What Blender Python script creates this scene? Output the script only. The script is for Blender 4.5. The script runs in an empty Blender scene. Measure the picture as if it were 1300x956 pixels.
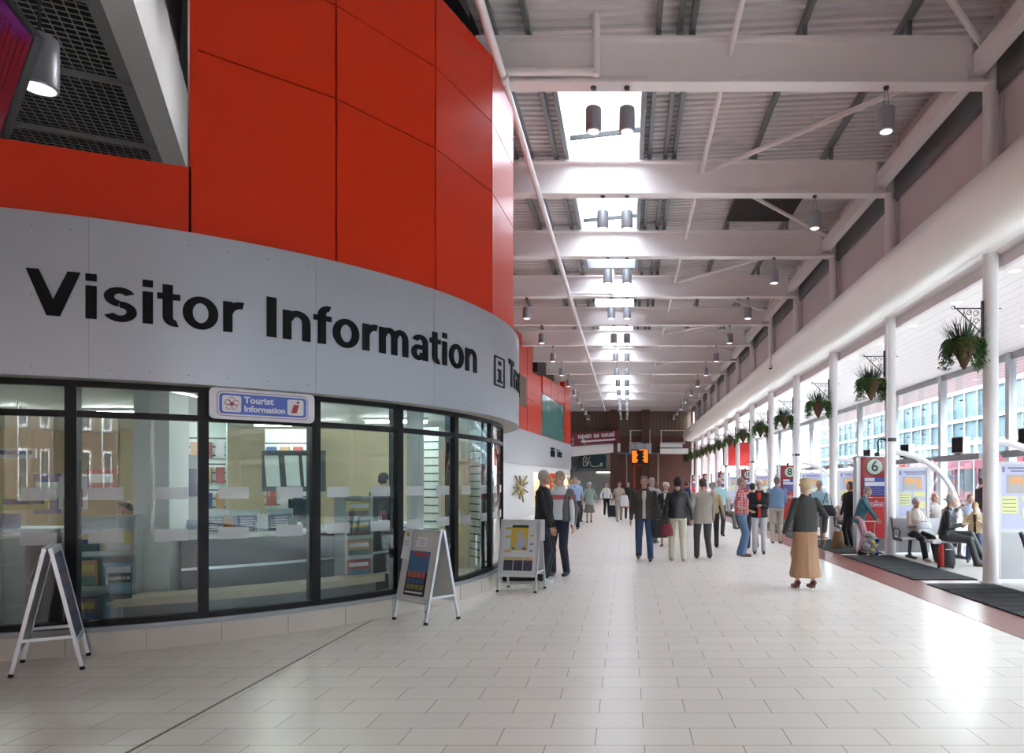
import bpy, bmesh, math, random
from mathutils import Vector, Matrix
random.seed(7)
R = math.radians
pi = math.pi
sc = bpy.context.scene
COL = sc.collection

# ------------------------------------------------------------------ camera, world, exposure
F, PX, PY, CH = 895.0, 796.0, 612.0, 1.6          # focal length in px, principal point, eye height
cd = bpy.data.cameras.new('camera')
cam = bpy.data.objects.new('camera', cd)
COL.objects.link(cam)
cam.location = (0, 0, CH)
cam.rotation_euler = (R(90), 0, 0)
cd.sensor_width = 36
cd.lens = 36 * F / 1300
cd.shift_x = (650 - PX) / 1300
cd.shift_y = (PY - 478) / 1300
cd.clip_start = .05
cd.clip_end = 400
sc.camera = cam
sc.view_settings.view_transform = 'Standard'
sc.view_settings.look = 'None'
sc.view_settings.gamma = 1
sc.view_settings.use_curve_mapping = False
sc.view_settings.exposure = 3.0
SKY, LAMP = 5.2, 1.0
wd = bpy.data.worlds.new('sky')
sc.world = wd
wd.use_nodes = True
nt = wd.node_tree
bg = nt.nodes['Background']
tc = nt.nodes.new('ShaderNodeTexCoord')
noi = nt.nodes.new('ShaderNodeTexNoise'); noi.inputs['Scale'].default_value = 3
rmp = nt.nodes.new('ShaderNodeValToRGB')
rmp.color_ramp.elements[0].position = .35; rmp.color_ramp.elements[0].color = (.72, .83, .98, 1)
rmp.color_ramp.elements[1].position = .7; rmp.color_ramp.elements[1].color = (1, .98, .97, 1)
nt.links.new(tc.outputs['Generated'], noi.inputs['Vector'])
nt.links.new(noi.outputs['Fac'], rmp.inputs['Fac'])
nt.links.new(rmp.outputs['Color'], bg.inputs['Color'])
bg.inputs['Strength'].default_value = SKY
cy = sc.cycles
cy.max_bounces = 9; cy.diffuse_bounces = 5; cy.glossy_bounces = 4; cy.transparent_max_bounces = 16
cy.transmission_bounces = 4
cy.sample_clamp_indirect = 6
cy.caustics_reflective = False; cy.caustics_refractive = False
cy.use_denoising = True

# ------------------------------------------------------------------ materials
MATS = {}
def mat(name, col, rough=.5, metal=0., emit=None, es=0., bump=None, spec=.5, noise=0.):
    if name in MATS: return MATS[name]
    m = bpy.data.materials.new(name); m.use_nodes = True
    nd = m.node_tree.nodes; ln = m.node_tree.links
    b = nd['Principled BSDF']
    c = tuple(col) + (1,)
    b.inputs['Base Color'].default_value = c
    b.inputs['Roughness'].default_value = rough
    b.inputs['Metallic'].default_value = metal
    b.inputs['Specular IOR Level'].default_value = spec
    if emit:
        b.inputs['Emission Color'].default_value = tuple(emit) + (1,)
        b.inputs['Emission Strength'].default_value = es
    if noise or bump:
        t = nd.new('ShaderNodeTexCoord'); n = nd.new('ShaderNodeTexNoise')
        n.inputs['Scale'].default_value = (bump or (8, .1))[0]; n.inputs['Detail'].default_value = 4
        ln.new(t.outputs['Object'], n.inputs['Vector'])
        if noise:
            mx = nd.new('ShaderNodeMix'); mx.data_type = 'RGBA'; mx.blend_type = 'MULTIPLY'
            mx.inputs[0].default_value = noise; mx.inputs[6].default_value = c
            ln.new(n.outputs['Fac'], mx.inputs[7]); 
            g = nd.new('ShaderNodeMapRange'); g.inputs[1].default_value = .3; g.inputs[2].default_value = .7
            g.inputs[3].default_value = .35; g.inputs[4].default_value = 1.1
            ln.new(n.outputs['Fac'], g.inputs[0]); ln.new(g.outputs[0], mx.inputs[7])
            ln.new(mx.outputs[2], b.inputs['Base Color'])
        if bump:
            bp = nd.new('ShaderNodeBump'); bp.inputs['Strength'].default_value = bump[1]
            bp.inputs['Distance'].default_value = .01
            ln.new(n.outputs['Fac'], bp.inputs['Height']); ln.new(bp.outputs[0], b.inputs['Normal'])
    MATS[name] = m
    return m

def brickmat(name, c1, c2, cm, bw, rh, mort, off=.5, rough=.4, org=(0, 0, 0), rot=(0, 0, 0), squash=1., spec=.5, bump=.3):
    m = mat(name, c1, rough, spec=spec)
    nd = m.node_tree.nodes; ln = m.node_tree.links; b = nd['Principled BSDF']
    t = nd.new('ShaderNodeTexCoord'); mp = nd.new('ShaderNodeMapping'); br = nd.new('ShaderNodeTexBrick')
    mp.vector_type = 'POINT'
    mp.inputs['Location'].default_value = org; mp.inputs['Rotation'].default_value = rot
    ln.new(t.outputs['Object'], mp.inputs['Vector']); ln.new(mp.outputs[0], br.inputs['Vector'])
    br.inputs['Scale'].default_value = 1; br.offset = off; br.squash = squash
    br.inputs['Color1'].default_value = tuple(c1) + (1,); br.inputs['Color2'].default_value = tuple(c2) + (1,)
    br.inputs['Mortar'].default_value = tuple(cm) + (1,)
    br.inputs['Mortar Size'].default_value = mort; br.inputs['Mortar Smooth'].default_value = .1
    br.inputs['Brick Width'].default_value = bw; br.inputs['Row Height'].default_value = rh
    ln.new(br.outputs['Color'], b.inputs['Base Color'])
    if bump:
        bp = nd.new('ShaderNodeBump'); bp.inputs['Strength'].default_value = bump; bp.inputs['Distance'].default_value = .003
        iv = nd.new('ShaderNodeMath'); iv.operation = 'SUBTRACT'; iv.inputs[0].default_value = 1
        ln.new(br.outputs['Fac'], iv.inputs[1]); ln.new(iv.outputs[0], bp.inputs['Height']); ln.new(bp.outputs[0], b.inputs['Normal'])
    return m

def glassmat(name, tint, ior=1.5, rough=.0, opac=0.):
    m = bpy.data.materials.new(name); m.use_nodes = True
    nd = m.node_tree.nodes; ln = m.node_tree.links; nd.clear()
    o = nd.new('ShaderNodeOutputMaterial'); tr = nd.new('ShaderNodeBsdfTransparent'); gl = nd.new('ShaderNodeBsdfGlossy')
    fr = nd.new('ShaderNodeLayerWeight'); mx = nd.new('ShaderNodeMixShader'); fr.inputs['Blend'].default_value = .5
    pw = nd.new('ShaderNodeMath'); pw.operation = 'POWER'; pw.inputs[1].default_value = 4.0
    mr = nd.new('ShaderNodeMapRange'); mr.inputs[3].default_value = ior; mr.inputs[4].default_value = .95
    ln.new(fr.outputs['Facing'], pw.inputs[0]); ln.new(pw.outputs[0], mr.inputs[0])
    tr.inputs[0].default_value = tuple(tint) + (1,); gl.inputs['Roughness'].default_value = rough
    gl.inputs['Color'].default_value = (1, 1, 1, 1)
    ln.new(mr.outputs[0], mx.inputs[0]); ln.new(tr.outputs[0], mx.inputs[1]); ln.new(gl.outputs[0], mx.inputs[2])
    ln.new(mx.outputs[0], o.inputs[0])
    MATS[name] = m
    return m

def stripemat(name, c1, c2, scale, axis='Z', rough=.8, band=None, plaid=False):
    """cloth with stripes: band=(lo,hi) gives one stripe in object z, else repeating"""
    m = mat(name, c1, rough)
    nd = m.node_tree.nodes; ln = m.node_tree.links; b = nd['Principled BSDF']
    t = nd.new('ShaderNodeTexCoord'); s = nd.new('ShaderNodeSeparateXYZ'); ln.new(t.outputs['Object'], s.inputs[0])
    def line(ax):
        a = nd.new('ShaderNodeMath'); a.operation = 'MULTIPLY'; a.inputs[1].default_value = scale
        ln.new(s.outputs[ax], a.inputs[0])
        f = nd.new('ShaderNodeMath'); f.operation = 'FRACT'; ln.new(a.outputs[0], f.inputs[0])
        g = nd.new('ShaderNodeMath'); g.operation = 'GREATER_THAN'; g.inputs[1].default_value = .62
        ln.new(f.outputs[0], g.inputs[0]); return g
    mx = nd.new('ShaderNodeMix'); mx.data_type = 'RGBA'
    mx.inputs[6].default_value = tuple(c1) + (1,); mx.inputs[7].default_value = tuple(c2) + (1,)
    if band:
        a = nd.new('ShaderNodeMath'); a.operation = 'GREATER_THAN'; a.inputs[1].default_value = band[0]
        c = nd.new('ShaderNodeMath'); c.operation = 'LESS_THAN'; c.inputs[1].default_value = band[1]
        ln.new(s.outputs['Z'], a.inputs[0]); ln.new(s.outputs['Z'], c.inputs[0])
        d = nd.new('ShaderNodeMath'); d.operation = 'MULTIPLY'; ln.new(a.outputs[0], d.inputs[0]); ln.new(c.outputs[0], d.inputs[1])
        ln.new(d.outputs[0], mx.inputs[0])
    elif plaid:
        g1 = line('Z'); g2 = line('X'); d = nd.new('ShaderNodeMath'); d.operation = 'ADD'; d.use_clamp = True
        g3 = line('Y')
        ln.new(g1.outputs[0], d.inputs[0]); e = nd.new('ShaderNodeMath'); e.operation = 'MAXIMUM'
        ln.new(g2.outputs[0], e.inputs[0]); ln.new(g3.outputs[0], e.inputs[1]); ln.new(e.outputs[0], d.inputs[1])
        ln.new(d.outputs[0], mx.inputs[0])
    else:
        ln.new(line(axis).outputs[0], mx.inputs[0])
    ln.new(mx.outputs[2], b.inputs['Base Color'])
    return m

tile = brickmat('cream_floor_tiles', (.88, .81, .735), (.84, .77, .70), (.30, .25, .22), .6, .3, .0026, rough=.27,
                org=(.195, -5.786 + 6.0, 0), bump=.15)
kerbm = brickmat('plinth_tiles', (.60, .55, .49), (.57, .52, .47), (.25, .22, .2), 10, 10, .001, rough=.4)
redbrick = brickmat('red_paving', (.27, .085, .065), (.22, .065, .055), (.12, .06, .05), .2, .1, .004, rough=.35)
concrete = mat('pale_concrete_floor', (.50, .46, .43), .5, noise=.15)
white = mat('white_paint', (.78, .75, .75), .35)
offw = mat('offwhite_steel', (.84, .79, .785), .4)
gutw = mat('duct_white', (.88, .83, .79), .32)
deckm = mat('roof_deck', (.70, .655, .645), .5, metal=.0)
galv = mat('galvanised_steel', (.22, .23, .24), .4, metal=.5)
wallm = mat('clerestory_panel', (.70, .63, .645), .55)
soffm = mat('soffit_boards', (.64, .58, .575), .38)
redm = mat('red_panel', (.60, .030, .006), .28, spec=.32)
redgap = mat('red_joint', (.07, .006, .006), .6)
silver = mat('silver_fascia', (.40, .415, .45), .36, metal=.5)
blackm = mat('black_frame', (.007, .007, .008), .45, spec=.25)
blkletter = mat('black_lettering', (.006, .006, .007), .6, spec=.15)
darkgrey = mat('dark_grey', (.05, .052, .055), .5)
midgrey = mat('mid_grey', (.2, .2, .21), .5)
lampgrey = mat('lamp_grey', (.32, .33, .36), .4, metal=.2)
lampglow = mat('lamp_glow', (.9, .9, .85), .3, emit=(1, .95, .88), es=.8)
alu = mat('aluminium', (.62, .63, .66), .3, metal=.7)
matm = mat('charcoal_matting', (.028, .028, .03), .95, bump=(150, .5))
brown = brickmat('brown_brick', (.16, .062, .045), (.13, .05, .038), (.17, .10, .08), .22, .075, .008, rough=.8, rot=(R(90), 0, 0))
brownp = mat('brown_pier', (.085, .034, .026), .6)
timber = stripemat('brown_cladding', (.17, .12, .085), (.13, .09, .065), 3.0, 'X', .6)
buff = brickmat('buff_brick', (.20, .13, .09), (.17, .11, .075), (.2, .17, .14), .22, .075, .008, rough=.85, rot=(R(90), 0, 0))
glass = glassmat('clear_glass', (.92, .965, .96), .03)
glassv = glassmat('shop_glass', (.91, .955, .945), .028)
glassg = mat('green_glass', (.12, .30, .28), .06, spec=.9)
skyglass = glassmat('skylight_glass', (.54, .55, .56), .03)
frost = glassmat('frosted_film', (.62, .68, .68), .35)
frost.node_tree.nodes['Glossy BSDF'].inputs['Roughness'].default_value = .6
inwall = mat('interior_wall', (.60, .46, .27), .7)
inwhite = mat('interior_white', (.72, .76, .75), .6)
palegreen = mat('pale_green_panel', (.62, .72, .69), .5)

# ------------------------------------------------------------------ mesh helpers
class MB:
    def __init__(s): s.v = []; s.f = []; s.m = []
    def add(s, v, f, mi=0):
        n = len(s.v); s.v += [tuple(p) for p in v]; s.f += [tuple(i + n for i in q) for q in f]; s.m += [mi] * len(f)
        return s
    def box(s, x0, x1, y0, y1, z0, z1, mi=0):
        v = [(x, y, z) for z in (z0, z1) for y in (y0, y1) for x in (x0, x1)]
        return s.add(v, [(0, 2, 3, 1), (4, 5, 7, 6), (0, 1, 5, 4), (2, 6, 7, 3), (0, 4, 6, 2), (1, 3, 7, 5)], mi)
    def bar(s, a, b, w, h=None, up=(0, 0, 1), mi=0):
        """rectangular bar from a to b"""
        h = h or w; a = Vector(a); b = Vector(b); d = (b - a).normalized(); up = Vector(up)
        if abs(d.dot(up)) > .99: up = Vector((0, 1, 0))
        sx = d.cross(up).normalized(); sz = sx.cross(d).normalized(); v = []
        for p in (a, b):
            for i, j in ((-1, -1), (1, -1), (1, 1), (-1, 1)): v.append(p + sx * i * w / 2 + sz * j * h / 2)
        return s.add(v, [(0, 1, 2, 3), (7, 6, 5, 4), (0, 4, 5, 1), (1, 5, 6, 2), (2, 6, 7, 3), (3, 7, 4, 0)], mi)
    def tube(s, pts, r, n=12, mi=0, rs=None):
        pts = [Vector(p) for p in pts]; v = []; f = []
        prev = None
        for i, p in enumerate(pts):
            d = (pts[min(i + 1, len(pts) - 1)] - pts[max(i - 1, 0)]).normalized()
            if prev is None:
                up = Vector((0, 0, 1)) if abs(d.z) < .9 else Vector((0, 1, 0))
                sx = d.cross(up).normalized()
            else:
                sx = (prev - d * prev.dot(d)).normalized()
            prev = sx; sy = d.cross(sx); rr = rs[i] if rs else r
            for k in range(n):
                a = 2 * pi * k / n; v.append(p + sx * math.cos(a) * rr + sy * math.sin(a) * rr)
        for i in range(len(pts) - 1):
            for k in range(n): f.append((i * n + k, i * n + (k + 1) % n, (i + 1) * n + (k + 1) % n, (i + 1) * n + k))
        f.append(tuple(range(n))[::-1]); f.append(tuple(range((len(pts) - 1) * n, len(pts) * n)))
        return s.add(v, f, mi)
    def loft(s, rings, n=16, mi=0, M=None):
        """rings: (x, y, z, rx, ry) closed stack"""
        v = []; f = []
        for (x, y, z, rx, ry) in rings:
            for k in range(n):
                a = 2 * pi * k / n; p = Vector((x + rx * math.cos(a), y + ry * math.sin(a), z))
                v.append(M @ p if M else p)
        for i in range(len(rings) - 1):
            for k in range(n): f.append((i * n + k, i * n + (k + 1) % n, (i + 1) * n + (k + 1) % n, (i + 1) * n + k))
        f.append(tuple(range(n))[::-1]); f.append(tuple(range((len(rings) - 1) * n, len(rings) * n)))
        return s.add(v, f, mi)
    def ball(s, c, r, M=None, n=12, mi=0):
        rx, ry, rz = (r, r, r) if not hasattr(r, '__len__') else r
        rg = []
        h = n // 2 + 1
        for i in range(1, h):
            t = pi * i / h; rg.append((0, 0, -math.cos(t) * rz, math.sin(t) * rx, math.sin(t) * ry))
        T = Matrix.Translation(Vector(c))
        if M: T = T @ M
        return s.loft(rg, n, mi, T)
    def lathe(s, prof, c=(0, 0, 0), n=16, mi=0):
        return s.loft([(c[0], c[1], c[2] + z, max(r, 1e-4), max(r, 1e-4)) for r, z in prof], n, mi)
    def arc(s, cx, cy, r0, r1, z0, z1, t0, t1, n=24, mi=0):
        """curved solid between two radii; angles measured by the P() convention below"""
        v = []; f = []
        for i in range(n + 1):
            t = t0 + (t1 - t0) * i / n; u = (math.cos(t), math.sin(t))
            for (r, z) in ((r0, z0), (r1, z0), (r1, z1), (r0, z1)): v.append((cx + u[0] * r, cy + u[1] * r, z))
        for i in range(n):
            a = i * 4; b = a + 4
            for k in range(4): f.append((a + k, a + (k + 1) % 4, b + (k + 1) % 4, b + k))
        f.append((0, 3, 2, 1)); f.append((n * 4, n * 4 + 1, n * 4 + 2, n * 4 + 3))
        return s.add(v, f, mi)
    def poly(s, pts, y0, y1, mi=0):
        """prism from (x,z) outline"""
        n = len(pts); v = [(x, y0, z) for x, z in pts] + [(x, y1, z) for x, z in pts]
        f = [tuple(range(n)), tuple(range(2 * n - 1, n - 1, -1))] + [(i, i + n, (i + 1) % n + n, (i + 1) % n) for i in range(n)]
        return s.add(v, f, mi)
    def build(s, name, m, parent=None, smooth=False, fix=True):
        me = bpy.data.meshes.new(name); me.from_pydata(s.v, [], s.f)
        ms = m if isinstance(m, (list, tuple)) else [m]
        for q in ms: me.materials.append(q)
        me.polygons.foreach_set('material_index', s.m)
        if fix:
            bm = bmesh.new(); bm.from_mesh(me); bmesh.ops.recalc_face_normals(bm, faces=bm.faces); bm.to_mesh(me); bm.free()
        if smooth:
            me.polygons.foreach_set('use_smooth', [True] * len(me.polygons))
            try: me.set_sharp_from_angle(angle=R(40))
            except Exception: pass
        o = bpy.data.objects.new(name, me); COL.objects.link(o)
        if parent: o.parent = parent
        return o

def tag(o, label, cat, group=None, kind=None):
    if label: o['label'] = label
    if cat: o['category'] = cat
    if group: o['group'] = group
    if kind: o['kind'] = kind
    return o
def empty(name, loc=(0, 0, 0), rz=0, label=None, cat=None, group=None):
    o = bpy.data.objects.new(name, None); COL.objects.link(o); o.location = loc; o.rotation_euler = (0, 0, rz)
    o.empty_display_size = .2
    return tag(o, label, cat, group)
def struct(o): o['kind'] = 'structure'; return o
def kids(o): return [c for c in ALL if c.parent == o]
def copy_tree(o, parent=None):
    c = o.copy(); COL.objects.link(c); c.parent = parent
    for ch in list(o.children): copy_tree(ch, c)
    return c
def text(body, size, m, parent=None, name='lettering', off=0., ext=.002, loc=(0, 0, 0), rot=(R(90), 0, 0), align='CENTER', sx=1.0):
    c = bpy.data.curves.new(name, 'FONT'); c.body = body; c.size = size; c.offset = off; c.extrude = ext
    c.align_x = align; c.align_y = 'CENTER'; c.resolution_u = 3
    c.materials.append(m)
    o = bpy.data.objects.new(name, c); COL.objects.link(o); o.location = loc; o.rotation_euler = rot; o.scale = (sx, 1, 1)
    dg = bpy.context.evaluated_depsgraph_get(); me = bpy.data.meshes.new_from_object(o.evaluated_get(dg))
    n = bpy.data.objects.new(name, me); n.location = loc; n.rotation_euler = rot; n.scale = (sx, 1, 1)
    bpy.data.objects.remove(o); COL.objects.link(n); o = n
    if parent: o.parent = parent
    return o
def ray(px, Y): return ((px - PX) * Y / F)
def zat(py, Y): return CH + (PY - py) * Y / F
ORD = ['nearest', 'second', 'third', 'fourth', 'fifth', 'sixth', 'seventh', 'eighth', 'ninth', 'tenth', 'eleventh', 'twelfth', 'thirteenth', 'fourteenth', 'fifteenth']

# ------------------------------------------------------------------ floor
LEN = 62.5; YB = -14.0
b = MB().box(-14, 5.72, YB, LEN, -.12, 0); struct(b.build('floor', tile))
b = MB().box(5.72, 12.7, YB, LEN + 6, -.12, -.001); struct(b.build('floor', concrete))
b = MB().box(-45, 60, -45, 100, -.4, -.14); struct(b.build('ground', mat('asphalt', (.09, .09, .09), .8)))
b = MB().box(4.03, 5.70, -3.9, LEN - .1, 0, .004)
struct(b.build('trim_1', redbrick))
b = MB().box(-2.965, -2.945, 2.0, 8.26, 0, .0025); struct(b.build('trim_2', mat('joint_brass', (.12, .085, .05), .4)))
BY = [11.15 + 4.25 * k for k in range(-1, 13)]             # beam / column lines, index 0 is just in front of the frame
for k, y in enumerate(BY):
    if k == 0: continue
    b = MB().box(4.72, 5.6, y - .02, y + .2, .004, .009)
    struct(b.build('trim_3', white))
y0s = [7.4] + [y + .33 for y in BY[1:]]
for k in range(len(BY) - 1):
    ya = BY[k] + .33; yb = BY[k + 1] - .18
    m = MB(); m.box(4.66, 5.71, ya, yb, .004, .018)
    for q in range(int((yb - ya) / .35)): m.box(4.67, 5.70, ya + .02 + q * .35, ya + .33 + q * .35, .018, .021)
    o = m.build('entrance_mat', matm)
    tag(o, f'charcoal ribbed entrance mat inlaid in the red paving, {ORD[k]} from the camera', 'mat', 'charcoal mats along the gates')

# ------------------------------------------------------------------ roof: beams, deck, purlins, skylights, columns
BZ0, BZ1 = 7.87, 8.56
BB = [2.65, -1.6, -5.85, -10.1]
for k, y in enumerate(BY + BB):
    m = MB()
    m.box(-13, 5.75, y - .012, y + .012, BZ0, BZ1)
    m.box(-13, 5.75, y - .14, y + .14, BZ0 - .02, BZ0 + .02); m.box(-13, 5.75, y - .14, y + .14, BZ1 - .02, BZ1 + .02)
    for x in (-6, 5.4): m.box(x - .01, x + .01, y - .13, y + .13, BZ0, BZ1)
    struct(m.build('roof_beam', offw))
def zdeck(x): return 8.78 + .045 * (x + 1.0) if x > -1 else 8.78
def deck(xs, ya, yb, m):
    n = max(1, int(round((yb - ya) / .19))); p = (yb - ya) / n
    prof = []
    for i in range(n):
        y = ya + i * p
        prof += [(y, 0), (y + .085, 0), (y + .105, .05), (y + .17, .05)]
    prof.append((yb, 0))
    v = []; f = []
    for x in xs:
        for y, dz in prof: v.append((x, y, zdeck(x) + dz))
    L = len(prof)
    for j in range(len(xs) - 1):
        for i in range(L - 1): f.append((j * L + i, j * L + i + 1, (j + 1) * L + i + 1, (j + 1) * L + i))
    m.add(v, f)
SX0, SX1 = -1.30, .31
m = MB()
SKYL = [(11.8, 23.5), (27.5, 39.2), (43.2, 54.9)]
segs = [(YB, SKYL[0][0], 1), (SKYL[0][0], SKYL[0][1], 0), (SKYL[0][1], SKYL[1][0], 1), (SKYL[1][0], SKYL[1][1], 0), (SKYL[1][1], SKYL[2][0], 1), (SKYL[2][0], SKYL[2][1], 0), (SKYL[2][1], LEN + 1, 1)]
for ya, yb, solid in segs:
    if solid: deck([-14, SX0, SX1, 6.1], ya, yb, m)
    else: deck([-14, SX0], ya, yb, m); deck([SX1, 6.1], ya, yb, m)
struct(m.build('ceiling', deckm, fix=False))
for k, (ya, yb) in enumerate(SKYL):
    w = empty('window_%d' % (k + 1)); w['kind'] = 'structure'
    q = MB()
    for x in (SX0, SX1): q.box(x - .05, x + .05, ya, yb, 8.62, 9.0)
    q.box(SX0, SX1, ya - .04, ya, 8.74, 9.0); q.box(SX0, SX1, yb, yb + .04, 8.74, 9.0)
    q.build('window_frame', galv, w)
    MB().box(SX0, SX1, ya, yb, 8.98, 9.0).build('pane', skyglass, w)
    yy = ya + 2.6
    while yy < yb:
        MB().bar((SX0 + .12, yy + .2, 8.72), (SX1 - .05, yy - .15, 8.72), .05, .09).build('opener_bar', darkgrey, w); yy += 4.6
def purlin(x, w, m):
    z = zdeck(x)
    m.box(x - w / 2, x + w / 2, YB, LEN, z - .16, z - .005)
for i, x in enumerate([-6.2, -3.9, -2.45, -2.12, -1.55, .50, .84, 1.04, 2.8, 4.45]):
    m = MB(); purlin(x, .12 if x < -2 and x > -3 else .08, m)
    for y in BY: m.box(x - .04, x + .04, y - .05, y + .05, BZ1, zdeck(x) - .1)
    struct(m.build('roof_purlin', galv))
for i, x in enumerate([1.62]):
    m = MB(); m.tube([(x, YB, 8.36), (x, BY[-1], 8.36)], .045, 8); struct(m.build('roof_tie', offw))
for k in range(len(BY) - 1):
    xa, xb = (5.7, 1.75) if k % 2 else (1.75, 5.7)
    m = MB(); m.tube([(xa, BY[k], 8.38), (xb, BY[k + 1], 8.38)], .05, 8); struct(m.build('roof_brace', offw))
m = MB(); m.box(5.42, 5.62, YB, LEN, 8.0, 8.3); struct(m.build('eaves_beam', offw))
m = MB(); m.box(5.8, 5.9, YB, LEN, 7.75, 8.35); struct(m.build('gap_shade', galv))  # grey strip stands in for the shaded gap behind the eaves beam
m = MB(); m.box(2.7, 4.35, 17.0, 19.0, 8.62, 8.72); struct(m.build('roof_hatch', blackm))
for k, y in enumerate(BY):
    m = MB(); m.tube([(5.75, y, 0), (5.75, y, 8.75)], .115, 20)
    m.tube([(5.75, y, 0), (5.75, y, .03)], .15, 20)
    if k % 2 == 0:
        m.tube([(5.64, y - .1, 0.4), (5.64, y - .1, 5.0)], .02, 8)
    m.build('column', white, smooth=True)['kind'] = 'structure'
    m = MB()
    if k < len(BY) - 1:
        m.box(5.93, 5.99, y, BY[k + 1], 5.0, 9.15)
        m.box(5.90, 6.0, y - .03, y + .03, 5.0, 9.15)
        struct(m.build('wall_right', wallm))
m = MB(); m.box(5.93, 5.99, YB, BY[0], 5.0, 9.15); struct(m.build('wall_right', wallm))
q = MB()
for xa, xb in ((-14, -8), (-4, -1), (2, 5.5)): q.box(xa, xb, YB - .3, YB, 0, 9.2)
q.box(-14, 6.1, YB - .3, YB, 4.0, 9.2); q.box(6, 12.7, YB - .3, YB, 0, 5.1); struct(q.build('wall_near', wallm))
m = MB()
m.tube([(5.4, YB, 5.67), (5.4, 61.9, 5.67)], .505, 40)
tag(m.build('air_duct', gutw, smooth=True), 'huge round white duct running along the column heads above the gates', 'duct')
for k in range(0, len(BY), 1):
    pass
# outer soffit of the gate zone with downlights and slot vents
m = MB(); m.box(5.57, 12.75, YB, LEN + 6, 5.2, 5.3); struct(m.build('ceiling', soffm))
nd = soffm.node_tree.nodes; ln = soffm.node_tree.links
t = nd.new('ShaderNodeTexCoord'); s_ = nd.new('ShaderNodeSeparateXYZ'); ln.new(t.outputs['Object'], s_.inputs[0])
a = nd.new('ShaderNodeMath'); a.operation = 'MULTIPLY'; a.inputs[1].default_value = 3.3; ln.new(s_.outputs['X'], a.inputs[0])
f_ = nd.new('ShaderNodeMath'); f_.operation = 'FRACT'; ln.new(a.outputs[0], f_.inputs[0])
g_ = nd.new('ShaderNodeMath'); g_.operation = 'GREATER_THAN'; g_.inputs[1].default_value = .95; ln.new(f_.outputs[0], g_.inputs[0])
mx = nd.new('ShaderNodeMix'); mx.data_type = 'RGBA'; mx.inputs[6].default_value = (.78, .71, .70, 1); mx.inputs[7].default_value = (.46, .40, .40, 1)
ln.new(g_.outputs[0], mx.inputs[0]); ln.new(mx.outputs[2], nd['Principled BSDF'].inputs['Base Color'])
proto = None
cnt = 0
for (x, ys, side) in ((6.6, [12.0 + 2.12 * i for i in range(9)], 'inner'), (9.15, [16.2 + 4.25 * i for i in range(5)], 'outer')):
    for i, y in enumerate(ys):
        if proto is None:
            o = empty('recessed_downlight'); MB().lathe([(.09, 0), (.11, -.012), (.11, .0)], n=16).build('rim', white, o)
            MB().lathe([(.085, -.013), (.085, -.001)], n=16).build('diffuser', lampglow, o); proto = o
        else: o = copy_tree(proto)
        o.location = (x, y, 5.2)
        tag(o, f'small round recessed downlight in the low boarded ceiling, {ORD[i]} of the {side} row', 'ceiling light', 'downlights in the low boarded ceiling')
for i, y in enumerate([13.2, 21.7]):
    m = MB(); m.box(5.95, 6.15, y, y + 1.7, 5.18, 5.205); 
    for q in range(8): m.box(5.97, 6.13, y + .05 + q * .2, y + .2 + q * .2, 5.17, 5.185)
    tag(m.build('slot_vent', mat('vent_olive', (.2, .19, .15), .6)), f'long slot vent in the low boarded ceiling, {ORD[i]} from the camera', 'vent', 'ceiling slot vents')

m = MB(); m.box(10.82, 12.9, YB, LEN + 6, 5.16, 5.2); struct(m.build('trim_7', stripemat('pink_soffit', (.60, .40, .42), (.28, .18, .19), 3.3, 'X', .4)))
# outer glazed wall
WX = 10.7
posts = [11.15 + 4.25 * k for k in range(-5, 14)]
for i in range(len(posts) - 1):
    w = empty('window_%d' % (i + 20)); w['kind'] = 'structure'
    ya, yb = posts[i], posts[i + 1]
    q = MB(); q.box(WX - .11, WX + .11, ya - .1, ya + .1, 0, 5.2)
    q.build('post', mat('post_grey', (.42, .43, .45), .4), w)
    q = MB()
    q.box(WX - .12, WX + .05, ya + .1, yb - .1, 2.36, 2.47); q.box(WX - .05, WX + .05, ya + .1, yb - .1, 5.0, 5.2)
    for u in (.27, .5, .73):
        y = ya + (yb - ya) * u; q.box(WX - .02, WX + .02, y - .02, y + .02, 0, 2.4)
    q.box(WX - .03, WX + .03, ya + .1, yb - .1, 0, .1); q.box(WX - .02, WX + .02, ya + .1, yb - .1, 1.0, 1.05)
    q.build('rail', mat('rail_grey', (.3, .3, .31), .4), w)
    q = MB()
    for u in (.33, .66):
        y = ya + (yb - ya) * u; q.box(WX - .25, WX - .02, y - .008, y + .008, 2.5, 5.0)
    q.build('glass_fin', glass, w)
    q = MB()
    for u in (.33, .66):
        for z in (3.3, 4.2):
            y = ya + (yb - ya) * u
            q.bar((WX - .05, y - .12, z), (WX - .05, y + .12, z), .025); q.ball((WX - .05, y, z), .035, n=8)
    q.build('glass_clip', darkgrey, w)
    MB().box(WX - .006, WX + .006, ya + .1, yb - .1, .1, 5.0).build('pane', glass, w)
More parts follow.
